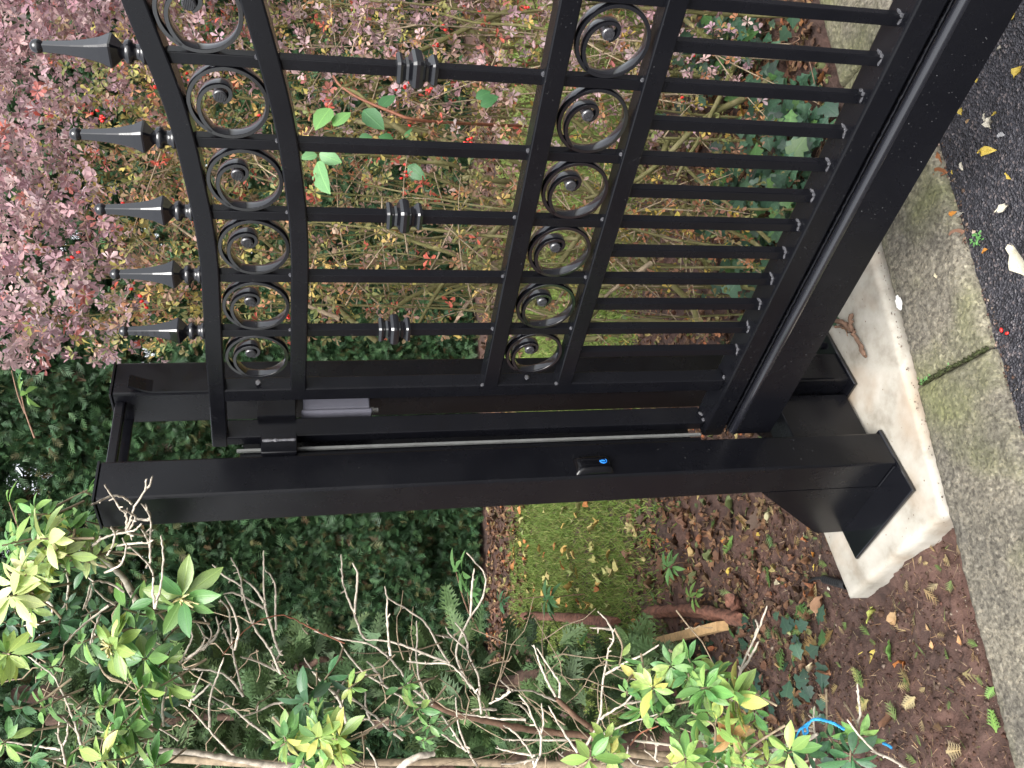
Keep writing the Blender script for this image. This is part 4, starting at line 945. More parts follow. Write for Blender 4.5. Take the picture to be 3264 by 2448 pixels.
B8 = [[(175, 290), (180, 370), (185, 470), (215, 560), (260, 675), (300, 790), (330, 830)], [(250, 345), (280, 400), (275, 560), (262, 670)], [(455, 495), (470, 570), (580, 630), (700, 710), (740, 760), (800, 880), (870, 985)], [(470, 570), (470, 700), (480, 860), (495, 940)],
      [(0, 780), (150, 830), (330, 855), (400, 885), (495, 960), (560, 1040), (610, 1130), (680, 1190), (760, 1250)], [(330, 835), (480, 845), (600, 880), (720, 930), (860, 985)], [(660, 715), (665, 840), (655, 930), (670, 1060), (700, 1150), (760, 1240)],
      [(595, 975), (720, 990), (870, 988), (950, 1060), (1020, 1150), (1060, 1200), (1075, 1310)], [(980, 280), (1040, 345), (1090, 400), (1105, 460), (1080, 590), (1005, 685), (960, 770), (910, 900), (920, 980), (960, 1060), (1010, 1150)], [(1030, 380), (1015, 490), (1005, 680)],
      [(845, 755), (880, 815), (985, 900), (1000, 960), (1050, 1050), (1065, 1130), (1065, 1190)], [(905, 725), (960, 790), (990, 860), (985, 900)], [(780, 805), (880, 820)], [(150, 825), (210, 920), (250, 970), (330, 1060), (430, 1115), (540, 1190), (610, 1240), (740, 1240)], [(340, 975), (400, 1030), (440, 1105)],
      [(0, 1045), (60, 1120), (150, 1190), (190, 1290), (210, 1390)], [(200, 1100), (150, 1180)], [(1195, 1095), (1265, 1160), (1390, 1160), (1480, 1200), (1560, 1230)], [(1410, 870), (1440, 960), (1490, 1090), (1550, 1200)], [(1430, 890), (1540, 1060), (1580, 1110), (1575, 1210)], [(1125, 1245), (1190, 1220), (1265, 1160)],
      [(1820, 655), (1870, 700), (1920, 790), (1920, 850), (1890, 890), (1875, 1000), (1855, 1090), (1845, 1200), (1840, 1330), (1790, 1440), (1740, 1530)], [(1770, 760), (1905, 770)], [(2212, 870), (2100, 940), (2000, 980), (1870, 1060)], [(2050, 1180), (1990, 1250), (1900, 1300), (1840, 1345)], [(2110, 1230), (2000, 1250)], [(2060, 1295), (1990, 1255)],
      [(2212, 1310), (2050, 1360), (1950, 1400), (1860, 1440)], [(910, 1205), (915, 1290), (930, 1400), (960, 1480), (985, 1540), (1060, 1670)], [(680, 1360), (760, 1390), (850, 1460), (980, 1550)], [(820, 1320), (880, 1400), (940, 1500), (980, 1550)], [(920, 1310), (1050, 1325), (1180, 1345), (1360, 1350)],
      [(1315, 1190), (1370, 1250), (1400, 1340), (1455, 1440), (1460, 1560), (1410, 1660)], [(1250, 1235), (1340, 1260), (1400, 1340)], [(1460, 1245), (1475, 1380), (1455, 1440)], [(1215, 1385), (1290, 1430), (1350, 1500), (1400, 1580), (1420, 1660)], [(1210, 1475), (1330, 1480), (1620, 1480)], [(1165, 1530), (1290, 1560), (1420, 1580)], [(1200, 1635), (1330, 1625), (1420, 1600)],
      [(1505, 1260), (1560, 1360), (1620, 1460), (1690, 1560)], [(1555, 1550), (1620, 1600), (1690, 1650)], [(340, 1530), (390, 1600), (410, 1660)], [(2015, 1520), (2010, 1580), (2060, 1640), (2180, 1660)], [(220, 1180), (280, 1240), (400, 1330), (470, 1400), (570, 1480)], [(330, 1165), (330, 1260), (360, 1350), (400, 1400)], [(1010, 1285), (1080, 1280), (1170, 1285)],
      [(2120, 1545), (2180, 1590), (2212, 1620)], [(2160, 1460), (2200, 1520), (2190, 1600)]]
for pts in B8:
    d = rs.uniform(2.05, 2.4); twig(Z8, pts, d, d+rs.uniform(-.05, .15), .0020, .0036)
# one old branch, and a cut one, thicker
twig(Z8, [(1555, 1215), (1680, 1330), (1760, 1390), (1830, 1450), (1900, 1560)], 2.3, 2.45, .007, .009, 'brown_twig')
twig(Z8, [(540, 1680), (600, 1620), (680, 1580), (770, 1568)], 1.95, 2.0, .009, .006)
twig(Z8, [(740, 1240), (900, 1310), (1080, 1350), (1300, 1400), (1500, 1430), (1760, 1450), (1980, 1560)], 2.5, 2.75, .008, .012, 'brown_twig')
twig(Z8, [(2210, 1390), (2090, 1430), (2030, 1510)], 2.0, 2.05, .0016, .002, 'red_cane')
B9 = [[(565, 620), (530, 720), (490, 820), (440, 920), (400, 1020), (380, 1120), (330, 1240)], [(510, 850), (460, 950), (400, 1030)], [(490, 705), (510, 750), (490, 810)], [(870, 1265), (860, 1350), (870, 1430), (890, 1500), (870, 1600), (840, 1670)], [(560, 1470), (660, 1440), (760, 1415), (860, 1420)],
      [(1080, 1350), (1170, 1470), (1260, 1560), (1400, 1620), (1470, 1670)], [(150, 1380), (240, 1365), (340, 1360)], [(180, 1240), (300, 1310), (380, 1370), (440, 1420)], [(160, 1480), (165, 1560), (210, 1670)], [(470, 1170), (465, 1260), (500, 1290), (430, 1360)], [(1145, 1120), (1150, 1220), (1165, 1310), (1140, 1390)]]
for pts in B9: d = rs.uniform(1.95, 2.1); twig(Z9, pts, d, d+.08, .002, .0036)
twig(Z9, [(890, 1440), (800, 1490), (700, 1510), (550, 1560), (400, 1610), (200, 1680)], 2.0, 2.1, .005, .006)
twig(Z9, [(-300, 1480), (0, 1520), (150, 1555), (300, 1600), (380, 1640)], 2.05, 2.1, .003, .005)
# main stems from the ground
base = on_z(1735, 1665, -.08)
for tgt, via, r in ((Z7(1950, 1650), (1560, 1650, 2.6), .012), (Z8(1900, 1560), (1640, 1640, 2.65), .010), (Z8(1980, 1560), (1600, 1660, 2.7), .012), (Z7(1090, 1600), (1300, 1690, 2.35), .013)):
    p = smooth_path([base, at_d(*via), at_d(*tgt, 2.42)], 6, .004, rs); V_, F_ = tube_np([(p, np.linspace(r*1.2, r*.8, len(p)))], 8); link('stem', mesh_np('stem', V_, F_), M['mid_twig'], shrub)
# leaf whorls
WH = []
def wh(Z, x, y, L, d, pal='y', n=None, fl=False): WH.append((at_d(*Z(x, y), d), L*SC/SC/2.011/FPX*d, pal, n or rs.randint(9, 14), fl))
for a in [(270, 190, 165, 1.78, 'b', 15), (170, 420, 140, 1.8, 'b'), (60, 560, 150, 1.8, 'b'), (60, 930, 140, 1.85, 'y'), (440, 130, 130, 1.85, 'y'), (420, 290, 130, 1.83, 'y'), (800, 640, 165, 1.9, 'g'), (1170, 570, 215, 1.88, 'g', 12, True), (710, 880, 185, 1.88, 'y', 12, True), (880, 1180, 180, 1.95, 'g', 13),
          (810, 1400, 170, 1.95, 'g'), (90, 1280, 150, 1.95, 'd'), (620, 1270, 120, 2.0, 'g'), (1830, 1480, 140, 1.95, 'y'), (2030, 1470, 150, 1.93, 'y', 13), (1950, 1250, 180, 2.0, 'd'), (2120, 1570, 130, 1.95, 'y'), (640, 1610, 170, 1.85, 'y'), (970, 1660, 150, 1.9, 'g'), (20, 1500, 120, 1.9, 'g'), (920, 960, 170, 1.95, 'g'), (990, 1300, 150, 2.05, 'd'),
          (520, 70, 110, 1.95, 'g'), (620, 170, 100, 2.0, 'g'), (180, 880, 120, 2.1, 'd'), (550, 380, 120, 2.05, 'd'), (380, 740, 110, 2.1, 'd'), (250, 70, 120, 1.85, 'g'), (100, 230, 140, 1.9, 'g'), (20, 380, 130, 1.95, 'g'), (860, 790, 150, 2.05, 'd'), (640, 1000, 130, 2.1, 'd'), (20, 720, 110, 2.0, 'd'), (160, 1620, 120, 1.9, 'd'), (430, 610, 90, 2.1, 'd'), (1010, 660, 130, 2.0, 'g'), (340, 300, 120, 1.82, 'b'), (200, 550, 120, 1.85, 'y')]: wh(Z7, *a)
for a in [(130, 1470, 165, 1.93, 'y', 13), (10, 1390, 140, 1.98, 'g'), (640, 1290, 120, 2.05, 'g', 8), (1780, 1590, 150, 1.95, 'y', 8), (1900, 1620, 120, 2.0, 'd', 8), (2170, 1150, 140, 2.0, 'y', 12), (2110, 1290, 130, 2.03, 'g'), (2190, 1340, 120, 1.98, 'g'), (490, 1420, 110, 2.1, 'd', 6), (730, 1385, 90, 2.05, 'g', 5)]: wh(Z8, *a)
for a in [(330, 1220, 190, 1.93, 'y', 15), (150, 1150, 160, 1.95, 'g', 13), (60, 1060, 120, 1.98, 'g'), (230, 1390, 150, 1.95, 'y', 12), (90, 1310, 150, 1.95, 'g'), (350, 1470, 150, 1.93, 'n', 8), (700, 1560, 150, 1.95, 'y', 9), (240, 1560, 130, 2.0, 'g', 8), (40, 1600, 130, 1.95, 'y'), (1100, 1610, 160, 2.0, 'd', 10), (1050, 1500, 110, 2.05, 'd', 5), (820, 1570, 110, 2.05, 'd', 6), (410, 1640, 120, 1.9, 'y', 8), (560, 1640, 110, 1.95, 'y', 6)]: wh(Z9, *a)
PALS = {'b': [(3, (.58, .66, .28)), (2, (.48, .60, .24)), (1, (.68, .68, .36))], 'y': [(3, (.34, .47, .13)), (2, (.25, .40, .11)), (1.2, (.52, .54, .15)), (1, (.15, .30, .09))], 'g': [(3, (.17, .34, .10)), (2, (.11, .25, .085)), (1, (.28, .41, .12))],  # first palette overbright: overexposure put into the leaf colour
        'd': [(3, (.07, .175, .075)), (2, (.055, .135, .065)), (1, (.10, .22, .08))], 'n': [(3, (.38, .24, .10)), (2, (.50, .42, .20)), (1, (.30, .15, .06))]}
for pos, L, pal, n, fl in list(WH):                              # smaller side shoots round each whorl
    for _ in range(2 if pal in 'by' else 1):
        o_ = RIGHT*rs.normal(0, .045)+UP*rs.normal(0, .045)+FW*rs.uniform(-.01, .09)
        WH.append((pos+o_, L*rs.uniform(.6, .95), {'b': 'b', 'y': 'y', 'g': 'g', 'd': 'd', 'n': 'g'}[pal] if rs.rand() < .6 else 'g', rs.randint(6, 10), False))
Lp, Ld, Ln, Lz, Lcc = [], [], [], [], []
tp = []
for pos, L, pal, n, fl in WH:
    ax = unit(rs.normal(0, .35, 3)+np.array([.55, -.35, .65])); ref = unit(np.cross(ax, (.3, .8, .2))); b2 = np.cross(ax, ref); a0 = rs.uniform(0, 6.28)
    if pal == 'd' or rs.rand() < .4: ax = unit(ax+rs.normal(0, .5, 3))
    for j in range(n):
        a = a0+j*2.4+rs.normal(0, .2); el = rs.uniform(-.55, .35)+.55*(j > n*.6); q = unit((ref*math.cos(a)+b2*math.sin(a))*math.cos(el)+ax*math.sin(el)+np.array([0, 0, -.12]))
        Lp.append(pos-ax*rs.uniform(0, .02)+q*.004); Ld.append(q); Ln.append(ax+rs.normal(0, .25, 3)); Lz.append(L*rs.uniform(.85, 1.35)*(1.2 if pal == 'b' else 1.0)); Lcc.append(pick(rs, PALS[pal], 1, .15)[0])
    e = pos-ax*.10+rs.normal(0, .02, 3); tp.append((smooth_path([pos+ax*.004, pos-ax*.05+rs.normal(0, .006, 3), e], 4), np.linspace(.002, .003, 9)))
    if fl:                                                      # old flower tassels
        for j in range(9):
            q = unit(ax+rs.normal(0, .5, 3)); s = pos+q*np.linspace(0, .032, 6)[:, None]+np.outer(np.linspace(0, 1, 6)**2, (0, 0, -.012)); V_, F_ = tube_np([(s, np.full(6, .0022)*rs.uniform(.6, 1.3, 6))], 5); link('flower_stalk', mesh_np('flower_stalk', V_, F_), M['bud'], shrub)
Lp, Ld, Ln, Lz, Lcc = map(np.array, (Lp, Ld, Ln, Lz, Lcc))
fr = frames(Ld, Ln); px_, py_, dz_ = project(Lp); inn = (px_ > -20) & (px_ < 2230) & (py_ > 0) & (py_ < 1680); order = np.argsort(-np.where(inn, Lz/dz_, 0)); sg = np.zeros(len(Lp), bool); sg[order[:300]] = True
meP = tmesh('shrub_leaf', TP, M['wax_o'])
for i in np.where(sg)[0]: place('leaf', meP, Lp[i], fr[i], Lz[i], Lcc[i], shrub)
scatter('leaves', TP, Lp[~sg], fr[~sg], Lz[~sg], Lcc[~sg], M['wax_a'], shrub)
V_, F_ = tube_np(tp, 5); tag(link('leaf_twigs', mesh_np('leaf_twigs', V_, F_), M['mid_twig'], shrub), kind='stuff')
n = 230                                                          # fine dead twigs deep in the shrub
fine = []
for i in range(n):
    p = at_d(rs.uniform(60, 1500), rs.uniform(1230, 1690)+0, rs.uniform(2.3, 2.9)); d = unit(rs.normal(0, 1, 3)+np.array([.3, 0, .4])); L = rs.uniform(.08, .3)
    if project(p)[1][0] < 1300+rs.uniform(0, 160): continue
    q = p+np.outer(np.linspace(0, 1, 6), d*L)+rs.normal(0, .006, (6, 3)); fine.append((q, np.linspace(.0024, .001, 6)))
V_, F_ = tube_np(fine, 5); tag(link('fine_twigs', mesh_np('fine_twigs', V_, F_), M['mid_twig'], shrub), kind='stuff')

# ---------------------------------------------------------------- feathery conifer behind the shrub
rs = R_(606)
cb = on_z(1560, 1600, -.07)
ct = empty('juniper_tree', tuple(cb), 'feathery juniper with reddish leaning trunk behind the evergreen shrub', 'tree')
pth = smooth_path([cb, cb+np.array([.05, .02, .5]), cb+np.array([-.05, .02, 1.2]), cb+np.array([.02, -.03, 2.0]), cb+np.array([-.02, 0, 3.2])], 5, .006, rs)
V_, F_ = tube_np([(pth, np.linspace(.055, .02, len(pth)))], 12); link('trunk', mesh_np('trunk', V_, F_), M['bark'], ct)
limb = [at_d(*Z8(1500, 1040), 3.3), at_d(*Z8(1250, 1120), 3.4), at_d(*Z8(1000, 1200), 3.5), at_d(*Z8(700, 1310), 3.6), at_d(*Z8(400, 1380), 3.7)]
for pts, r in ((limb, .028), ([at_d(*Z7(1650, 1060), 3.3), at_d(*Z7(1880, 1050), 3.3), at_d(*Z7(2050, 940), 3.3), at_d(*Z7(2300, 990), 3.4)], .014), ([at_d(*Z7(100, 1200), 3.2), at_d(*Z7(400, 1150), 3.3), at_d(*Z7(700, 1180), 3.4)], .03), ([at_d(*Z7(300, 1350), 3.2), at_d(*Z7(900, 1360), 3.3), at_d(*Z7(1500, 1330), 3.4)], .02)):
    p = smooth_path(pts, 5, .006, rs); V_, F_ = tube_np([(p, np.linspace(r, r*.7, len(p)))], 9); link('limb', mesh_np('limb', V_, F_), M['bark'], ct)
n = 5200; q = np.stack([rs.uniform(150, 1560, n), 1400+250*rs.rand(n)**.8+rs.normal(0, 25, n)], 1); dep = rs.uniform(3.2, 4.3, n)
P = np.array([at_d(a, b, c) for (a, b), c in zip(q, dep)]); P = P[P[:, 2] > .0]
g = vnoise(P[:, 0]*.7+P[:, 1], P[:, 2], 5, 3); P = P[g > -.03]; n = len(P)
scatter('foliage', TS, P, frames(unit(rs.normal(0, .5, (n, 3))+np.array([.5, .1, .3])), rs.normal(0, 1, (n, 3))), rs.uniform(.08, .17, n), pick(rs, [(3, (.085, .145, .06)), (2, (.125, .195, .075)), (1, (.06, .10, .045))], n, .2), M['conifer'], ct)

# ---------------------------------------------------------------- seedlings in the bed
meS = tmesh('seedling_leaf', TPS, M['leaf_o'])
def seedling(x, y, lift, L, c, lab, n=14, rng=rs, dd=None, cat='seedling'):
    p = at_d(x, y, dd) if dd else on_z(x, y, -.05+lift); b = np.array([p[0]+.01, p[1]+.01, -.06]) if not dd else None
    o = empty('seedling', tuple(b if b is not None else p), lab, cat, 'broadleaved seedlings in the bed' if cat == 'seedling' else None)
    b = np.array(o.location) if not dd else p-RIGHT*.16-UP*.05; V_, F_ = tube_np([(smooth_path([b, (b+p)/2+rng.normal(0, .01, 3), p], 4), np.linspace(.004, .002, 9))], 5); link('stem', mesh_np('stem', V_, F_), M['brown_twig'], o)
    for j in range(n):
        a = j*2.4+rng.normal(0, .2); el = rng.uniform(-.35, .35); d = np.array([math.cos(a)*math.cos(el), math.sin(a)*math.cos(el), math.sin(el)])
        place('leaf', meS, p+d*.004-np.array([0, 0, .012*(j % 3)]), frames(d[None], np.array([[.15, -.15, 1.0]])+rng.normal(0, .15, (1, 3)))[0], L*rng.uniform(.75, 1.1), np.array(c)*rng.uniform(.75, 1.25), o)
seedling(1180, 1295, .22, .105, (.10, .225, .09), 'broadleaved seedling with long leaf whorl standing before the lawn', 18)
seedling(1080, 1300, .35, .085, (.085, .20, .095), 'tall seedling with drooping dark leaves at the hedge foot', 16)
seedling(1440, 1225, .08, .07, (.13, .26, .09), 'pale seedling whorl in the leaf litter beyond the red log', 12)
seedling(1490, 1290, .06, .06, (.16, .27, .07), 'small yellowish seedling beside the end of the red log', 9)
seedling(1255, 1395, .30, .085, (.13, .30, .09), 'bright green seedling beside the leaning red branch', 8)
seedling(1400, 1480, .12, .075, (.08, .19, .085), 'dark seedling in the shade below the cut timber', 12)
seedling(985, 1235, .5, .09, (.15, .31, .10), 'light green sprig against the dark conifer hedge', 10, dd=3.4)
seedling(1010, 1280, .5, .08, (.12, .27, .09), 'green sprig hanging just above the hedge foot', 9, dd=3.45)
seedling(45, 850, .5, .075, (.24, .42, .12), 'pale green climbing sprig before the conifer hedge above the frame', 6, dd=3.2, cat='sprig')
seedling(25, 800, .5, .06, (.16, .32, .16), 'small bluish green sprig at the hedge above the frame', 5, dd=3.3, cat='sprig')
seedling(20, 1085, .5, .07, (.22, .42, .10), 'bright green sprig beside the post top', 4, dd=2.6, cat='sprig')

# ---------------------------------------------------------------- logs and timber in the bed
def log(name, a, b, r, mat, lab, cat, knots=3, end=None):
    o = empty(name, tuple(a), lab, cat); p = smooth_path([a, (a+b)/2+rs.normal(0, .012, 3), b], 9); n = len(p); th = np.linspace(0, 2*np.pi, 15)[:-1]
    V, F = tube_np([(p, r*(1+.10*rs.normal(0, 1, n)))], 14); ctr = np.repeat(p, 14, 0); V = ctr+(V-ctr)*(1+np.tile(rs.normal(0, .22, 14), n)[:, None]+.05*rs.normal(0, 1, (len(V), 1))); m_ = len(V); F = F.tolist()
    link('bark', mesh_np('bark', V, np.array(F)), M[mat], o)
    for e, ring in ((p[0], V[:14]), (p[-1], V[-14:])):
        link('broken_end', mesh_py('broken_end', [tuple(e+rs.normal(0, r*.3, 3))]+[tuple(v) for v in ring], [(0, 1+i, 1+(i+1) % 14) for i in range(14)]), M['redwood'], o)
    return o
log('fallen_log', on_z(1400, 1325, .0), on_z(1600, 1340, -.02), .023, 'redwood', 'short peeling red-barked log lying in the bed', 'log')
log('broken_stump', on_z(1590, 1312, -.05), on_z(1576, 1296, .0), .020, 'redwood', 'broken red bark stub standing at the end of the log', 'log')
log('fallen_branch', on_z(1330, 1345, .03), on_z(1130, 1330, .0), .024, 'redwood', 'thin red-brown branch lying along the lawn edge', 'branch')
a, b = on_z(1400, 1392, .02), on_z(1560, 1352, .0); dv = unit(b-a); sv = unit(np.cross(dv, (0, 0, 1))); uv_ = np.cross(sv, dv)
pl = MB().sweep([a, b], rrect(.035, .05, .002), side=tuple(sv)).build('timber_offcut', M['cutwood']); tag(pl, 'sawn pale timber offcut leaning against the red log', 'timber')

# ---------------------------------------------------------------- conduit, twine, stick on the plinth
cd = empty('conduit', tuple(on_z(*Z9(1050, 480), -.04)), 'black corrugated conduit with a cable leaving the plinth edge', 'conduit')
p = np.array([on_z(*Z9(*q), -.03) for q in ((1075, 488), (1050, 481), (990, 465), (930, 448))]); pp = smooth_path(p, 14); V_, F_ = tube_np([(pp, .0125+.0012*np.sin(np.arange(len(pp))*2.1))], 14); link('corrugated_pipe', mesh_np('corrugated_pipe', V_, F_), M['pipe'], cd)
p = smooth_path([on_z(*Z9(*q), z) for q, z in (((960, 455), -.03), ((920, 440), -.025), ((860, 445), -.02), ((830, 475), -.035), ((808, 510), -.06))], 5); V_, F_ = tube_np([(p, np.full(len(p), .005))], 8); link('cable', mesh_np('cable', V_, F_), M['pipe'], cd)
tw_o = empty('blue_twine', tuple(at_d(*Z9(830, 1400), 2.0)), 'frayed blue twine knotted on a bare shrub twig', 'twine')
def strand(pts, d, r=.0035):
    p = smooth_path([at_d(*Z9(*q), d+rs.normal(0, .004)) for q in pts], 6); n = len(p); ph = np.arange(n)*.9; out = []
    for k_ in range(3):
        off = np.stack([np.cos(ph+k_*2.09), np.sin(ph+k_*2.09), np.cos(ph*1.0+k_*2.09+1)], 1)*r*.5; out.append((p+off, np.full(n, r*.55)))
    V_, F_ = tube_np(out, 5); link('strand', mesh_np('strand', V_, F_), M['twine'], tw_o)
strand([(745, 1470), (775, 1410), (815, 1390), (830, 1430), (800, 1445), (790, 1400), (830, 1370)], 1.97); strand([(820, 1400), (850, 1350), (900, 1345), (960, 1360), (1010, 1380), (1060, 1412)], 1.97); strand([(1305, 1498), (1335, 1510), (1365, 1530)], 2.1)
stick = empty('stick', tuple(on_z(1850, 700, .01)), 'forked brown stick lying on the plinth by the rear post', 'stick')
for pts, r in (([(1838, 678), (1836, 700), (1845, 722), (1858, 745), (1868, 768)], .006), ([(1800, 690), (1822, 698), (1842, 715)], .007), ([(1805, 706), (1825, 706), (1842, 716)], .004), ([(1845, 722), (1866, 762), (1870, 770)], .004)):
    p = smooth_path([on_z(x, y, .010) for x, y in pts], 5, .0015, rs); V_, F_ = tube_np([(p, r*(1+.15*rs.normal(0, 1, len(p))))], 8); link('branch', mesh_np('branch', V_, F_), M['brown_twig'], stick)

# ================================================================ leaf litter and fallen leaves
rs = R_(707)
DEAD = [(5, (.13, .07, .042)), (3.5, (.19, .105, .06)), (3, (.085, .05, .033)), (1.2, (.27, .17, .09)), (.5, (.36, .29, .13)), (.9, (.11, .13, .05)), (.5, (.36, .14, .06))]
def litter(n, fn, s0, s1, T, mat, pal, name, lab, cat, up=.55):
    P = np.array([fn() for _ in range(n)]); z = soil_z(P[:, 0], P[:, 1])+rs.uniform(.002, .018, n); X = np.stack([P[:, 0], P[:, 1], z], -1); a = rs.uniform(0, 6.28, n)
    d = np.stack([np.cos(a), np.sin(a), rs.normal(0, .25, n)], -1); nn = rs.normal(0, up, (n, 3))+np.array([0, 0, 1.0])
    S = rs.uniform(s0, s1, n)*rs.uniform(.6, 1.1, n); Cc = pick(rs, pal, n, .25); FRm = frames(unit(d), nn)
    if T is TD:
        VV = []; FF = []; CC = []; UU = []; b0 = 0
        for v_, T_ in enumerate(TDC):
            ii = np.arange(v_, n, len(TDC)); V = (np.einsum('nij,kj->nki', FRm[ii], T_[0])*S[ii][:, None, None]+X[ii][:, None, :]).reshape(-1, 3)
            VV.append(V); FF.append((T_[1][None]+(np.arange(len(ii))*len(T_[0]))[:, None, None]).reshape(-1, 3)+b0); CC.append(np.repeat(Cc[ii], len(T_[0]), 0)); UU.append(np.tile(T_[2], (len(ii), 1))); b0 += len(V)
        o = link(name, mesh_np(name, np.concatenate(VV), np.concatenate(FF), np.concatenate(CC), np.concatenate(UU)), mat)
    else: o = scatter(name, T, X, FRm, S, Cc, mat)
    tag(o, lab, cat, kind='stuff'); return o
def bed():
    while True:
        t, w = rs.uniform(-.35, 2.4), rs.uniform(.04, 1.1)
        p = tw(t, w)
        if not (-.64 < p[0] < .2 and -.4 < p[1] < .47): return p
def back():
    while True:
        f = rs.uniform(2.5, 4.15)**1.0; s = rs.uniform(-1.9, 1.3); p = C+unit(np.array([FW[0], FW[1], 0]))*f+np.array([_r[0], _r[1], 0])*s
        if to_tw(p)[1] > .05 and not (-.66 < p[0] < .2 and -.4 < p[1] < .47): return p
def far_():
    f = rs.uniform(6.2, 7.7); s = rs.uniform(-3, 3.4); return C+unit(np.array([FW[0], FW[1], 0]))*f+np.array([_r[0], _r[1], 0])*s
litter(2600, bed, .018, .05, TD, M['dead_a'], DEAD, 'leaf_litter', 'brown dead leaf litter lying under the barberry hedge', 'leaf litter')
litter(4600, back, .015, .045, TD, M['dead_a'], DEAD, 'leaf_litter', 'thick brown leaf litter on the bed behind the front post', 'leaf litter')
litter(4200, far_, .03, .08, TD, M['dead_a'], DEAD, 'leaf_litter', 'dry brown leaves in the bare strip along the conifer hedge foot', 'leaf litter')
def soilp():
    while True:
        x, y = rs.uniform(-1.5, -.1), rs.uniform(-1.1, .2); w = to_tw(np.array([x, y, 0]))[1]
        if w > .01 and not (-.63 < x < .2 and -.35 < y < .47): return np.array([x, y, 0])
# clods, stones and dry needles of the bare soil
P = np.array([soilp() for _ in range(5200)]); P[:, 2] = soil_z(P[:, 0], P[:, 1])+.001
lumps('soil_clods', P, np.abs(rs.normal(0, .0035, 5200))+.0015, pick(rs, [(5, (.085, .045, .031)), (3, (.06, .032, .022)), (1, (.15, .10, .075)), (.4, (.28, .22, .17))], 5200, .25), M['dead_a'], rs=rs); bpy.data.objects['soil_clods']['label'] = 'red-brown clods and small stones on the bare soil'; bpy.data.objects['soil_clods']['category'] = 'soil'
P = np.array([soilp() for _ in range(70)]); P[:, 2] = soil_z(P[:, 0], P[:, 1])+.002
o = lumps('soil_lumps', P, rs.uniform(.006, .017, 70), pick(rs, [(3, (.085, .048, .034)), (1, (.13, .08, .06))], 70, .2), M['soil'], rs=rs); tag(o, 'larger soil lumps scattered between plinth and shrub', 'soil')
TN = (np.array([(0, -.03, 0), (0, .03, 0), (1, 0, .05)]), np.array([(0, 1, 2)]), np.zeros((3, 2)))
litter(2600, soilp, .012, .04, TN, M['dead_a'], [(3, (.30, .20, .11)), (2, (.42, .32, .20)), (2, (.16, .09, .05)), (.6, (.12, .16, .05))], 'dry_needles', 'dry needles and chaff strewn over the red soil', 'needles', .3)
litter(240, soilp, .02, .06, TSS, M['conifer'], [(2, (.14, .20, .06)), (2, (.32, .24, .12)), (1, (.20, .12, .06))], 'conifer_bits', 'broken conifer sprigs strewn over the red soil', 'sprigs', .25)
litter(420, back, .04, .09, TSS, M['conifer'], [(2, (.10, .17, .06)), (2, (.26, .17, .08)), (1, (.16, .09, .05))], 'conifer_bits', 'conifer sprigs among the litter behind the front post', 'sprigs', .25)
def edge():
    t = rs.uniform(-.9, 1.2); return tw(t, -.302+rs.normal(0, .012)-.01)
P = np.array([edge() for _ in range(420)]); P[:, 2] = -.034+rs.uniform(0, .004, 420)
o = lumps('kerb_grit', P, np.abs(rs.normal(0, .002, 420))+.001, pick(rs, [(3, (.10, .06, .045)), (2, (.25, .19, .15)), (1, (.05, .04, .035))], 420, .25), M['dead_a'], rs=rs); tag(o, 'grit and crumbs collected along the kerb and tarmac edge', 'grit')
P = np.array([tw(rs.uniform(-1.2, .1), -.024+rs.normal(0, .006), -.016+rs.uniform(0, .004)) for _ in range(200)])
o = lumps('kerb_dirt', P, np.abs(rs.normal(0, .0012, 200))+.0006, pick(rs, [(2, (.12, .08, .06)), (2, (.25, .20, .16))], 200, .25), M['dead_a'], rs=rs); tag(o, 'crumbs of soil in the seam between kerb and plinth', 'grit')

meD = tmesh('fallen_leaf', TD, M['dead_o']); meDC = [tmesh('fallen_leaf_%d' % i, TDC[i], M['dead_o']) for i in range(6)]; meM = tmesh('lobed_fallen_leaf', TM, M['dead_o'])
def hue(c):
    r, g, b = [float(v) for v in c]
    if g > r*.92: return 'greenish'
    if r > .36 and g > .29: return 'yellow'
    if r > .36 and g < .22: return 'orange'
    if r > .27: return 'tan'
    return 'dark brown' if r < .14 else 'brown'
def fallen(x, y, zpl, L, c, lab, group=None, me=meD, a=None, tilt=.25, stem=False, name='fallen_leaf'):
    p = on_z(x, y, zpl); a = rs.uniform(0, 6.28) if a is None else a
    if me is meD: p = p - np.array([math.cos(a), math.sin(a), 0])*L*.5
    if zpl < -.046: p[2] = float(soil_z(p[0], p[1]))+.008
    d = np.array([math.cos(a), math.sin(a), rs.normal(0, .12)])
    me0 = me
    if me is meD: me = meDC[rs.randint(6)]
    o = place(name, me, p, frames(d[None], np.array([[0, 0, 1.0]])+rs.normal(0, tilt, (1, 3)))[0], L, c)
    if lab is None:
        where = {'dead leaves behind the front post': 'on the litter behind the front post', 'fallen leaves on the lawn': 'lying in the lawn grass', 'dead leaves below the hedge': 'on the ground below the barberry hedge', 'pale leaves on the tarmac': 'on the open tarmac'}[group]
        lab = ('large ' if L > .066 else 'small ' if L < .052 else '')+hue(c)+(' lobed' if me0 is meM else '')+' leaf '+where
    tag(o, lab, 'leaf', group); return o
YEL = (.52, .39, .08); PAL = (.52, .46, .32); ORA = (.55, .24, .05); BRN = (.24, .10, .05); GRN = (.20, .38, .10); WHT = (.55, .51, .42); TAN = (.42, .28, .15); LIM = (.48, .52, .14)
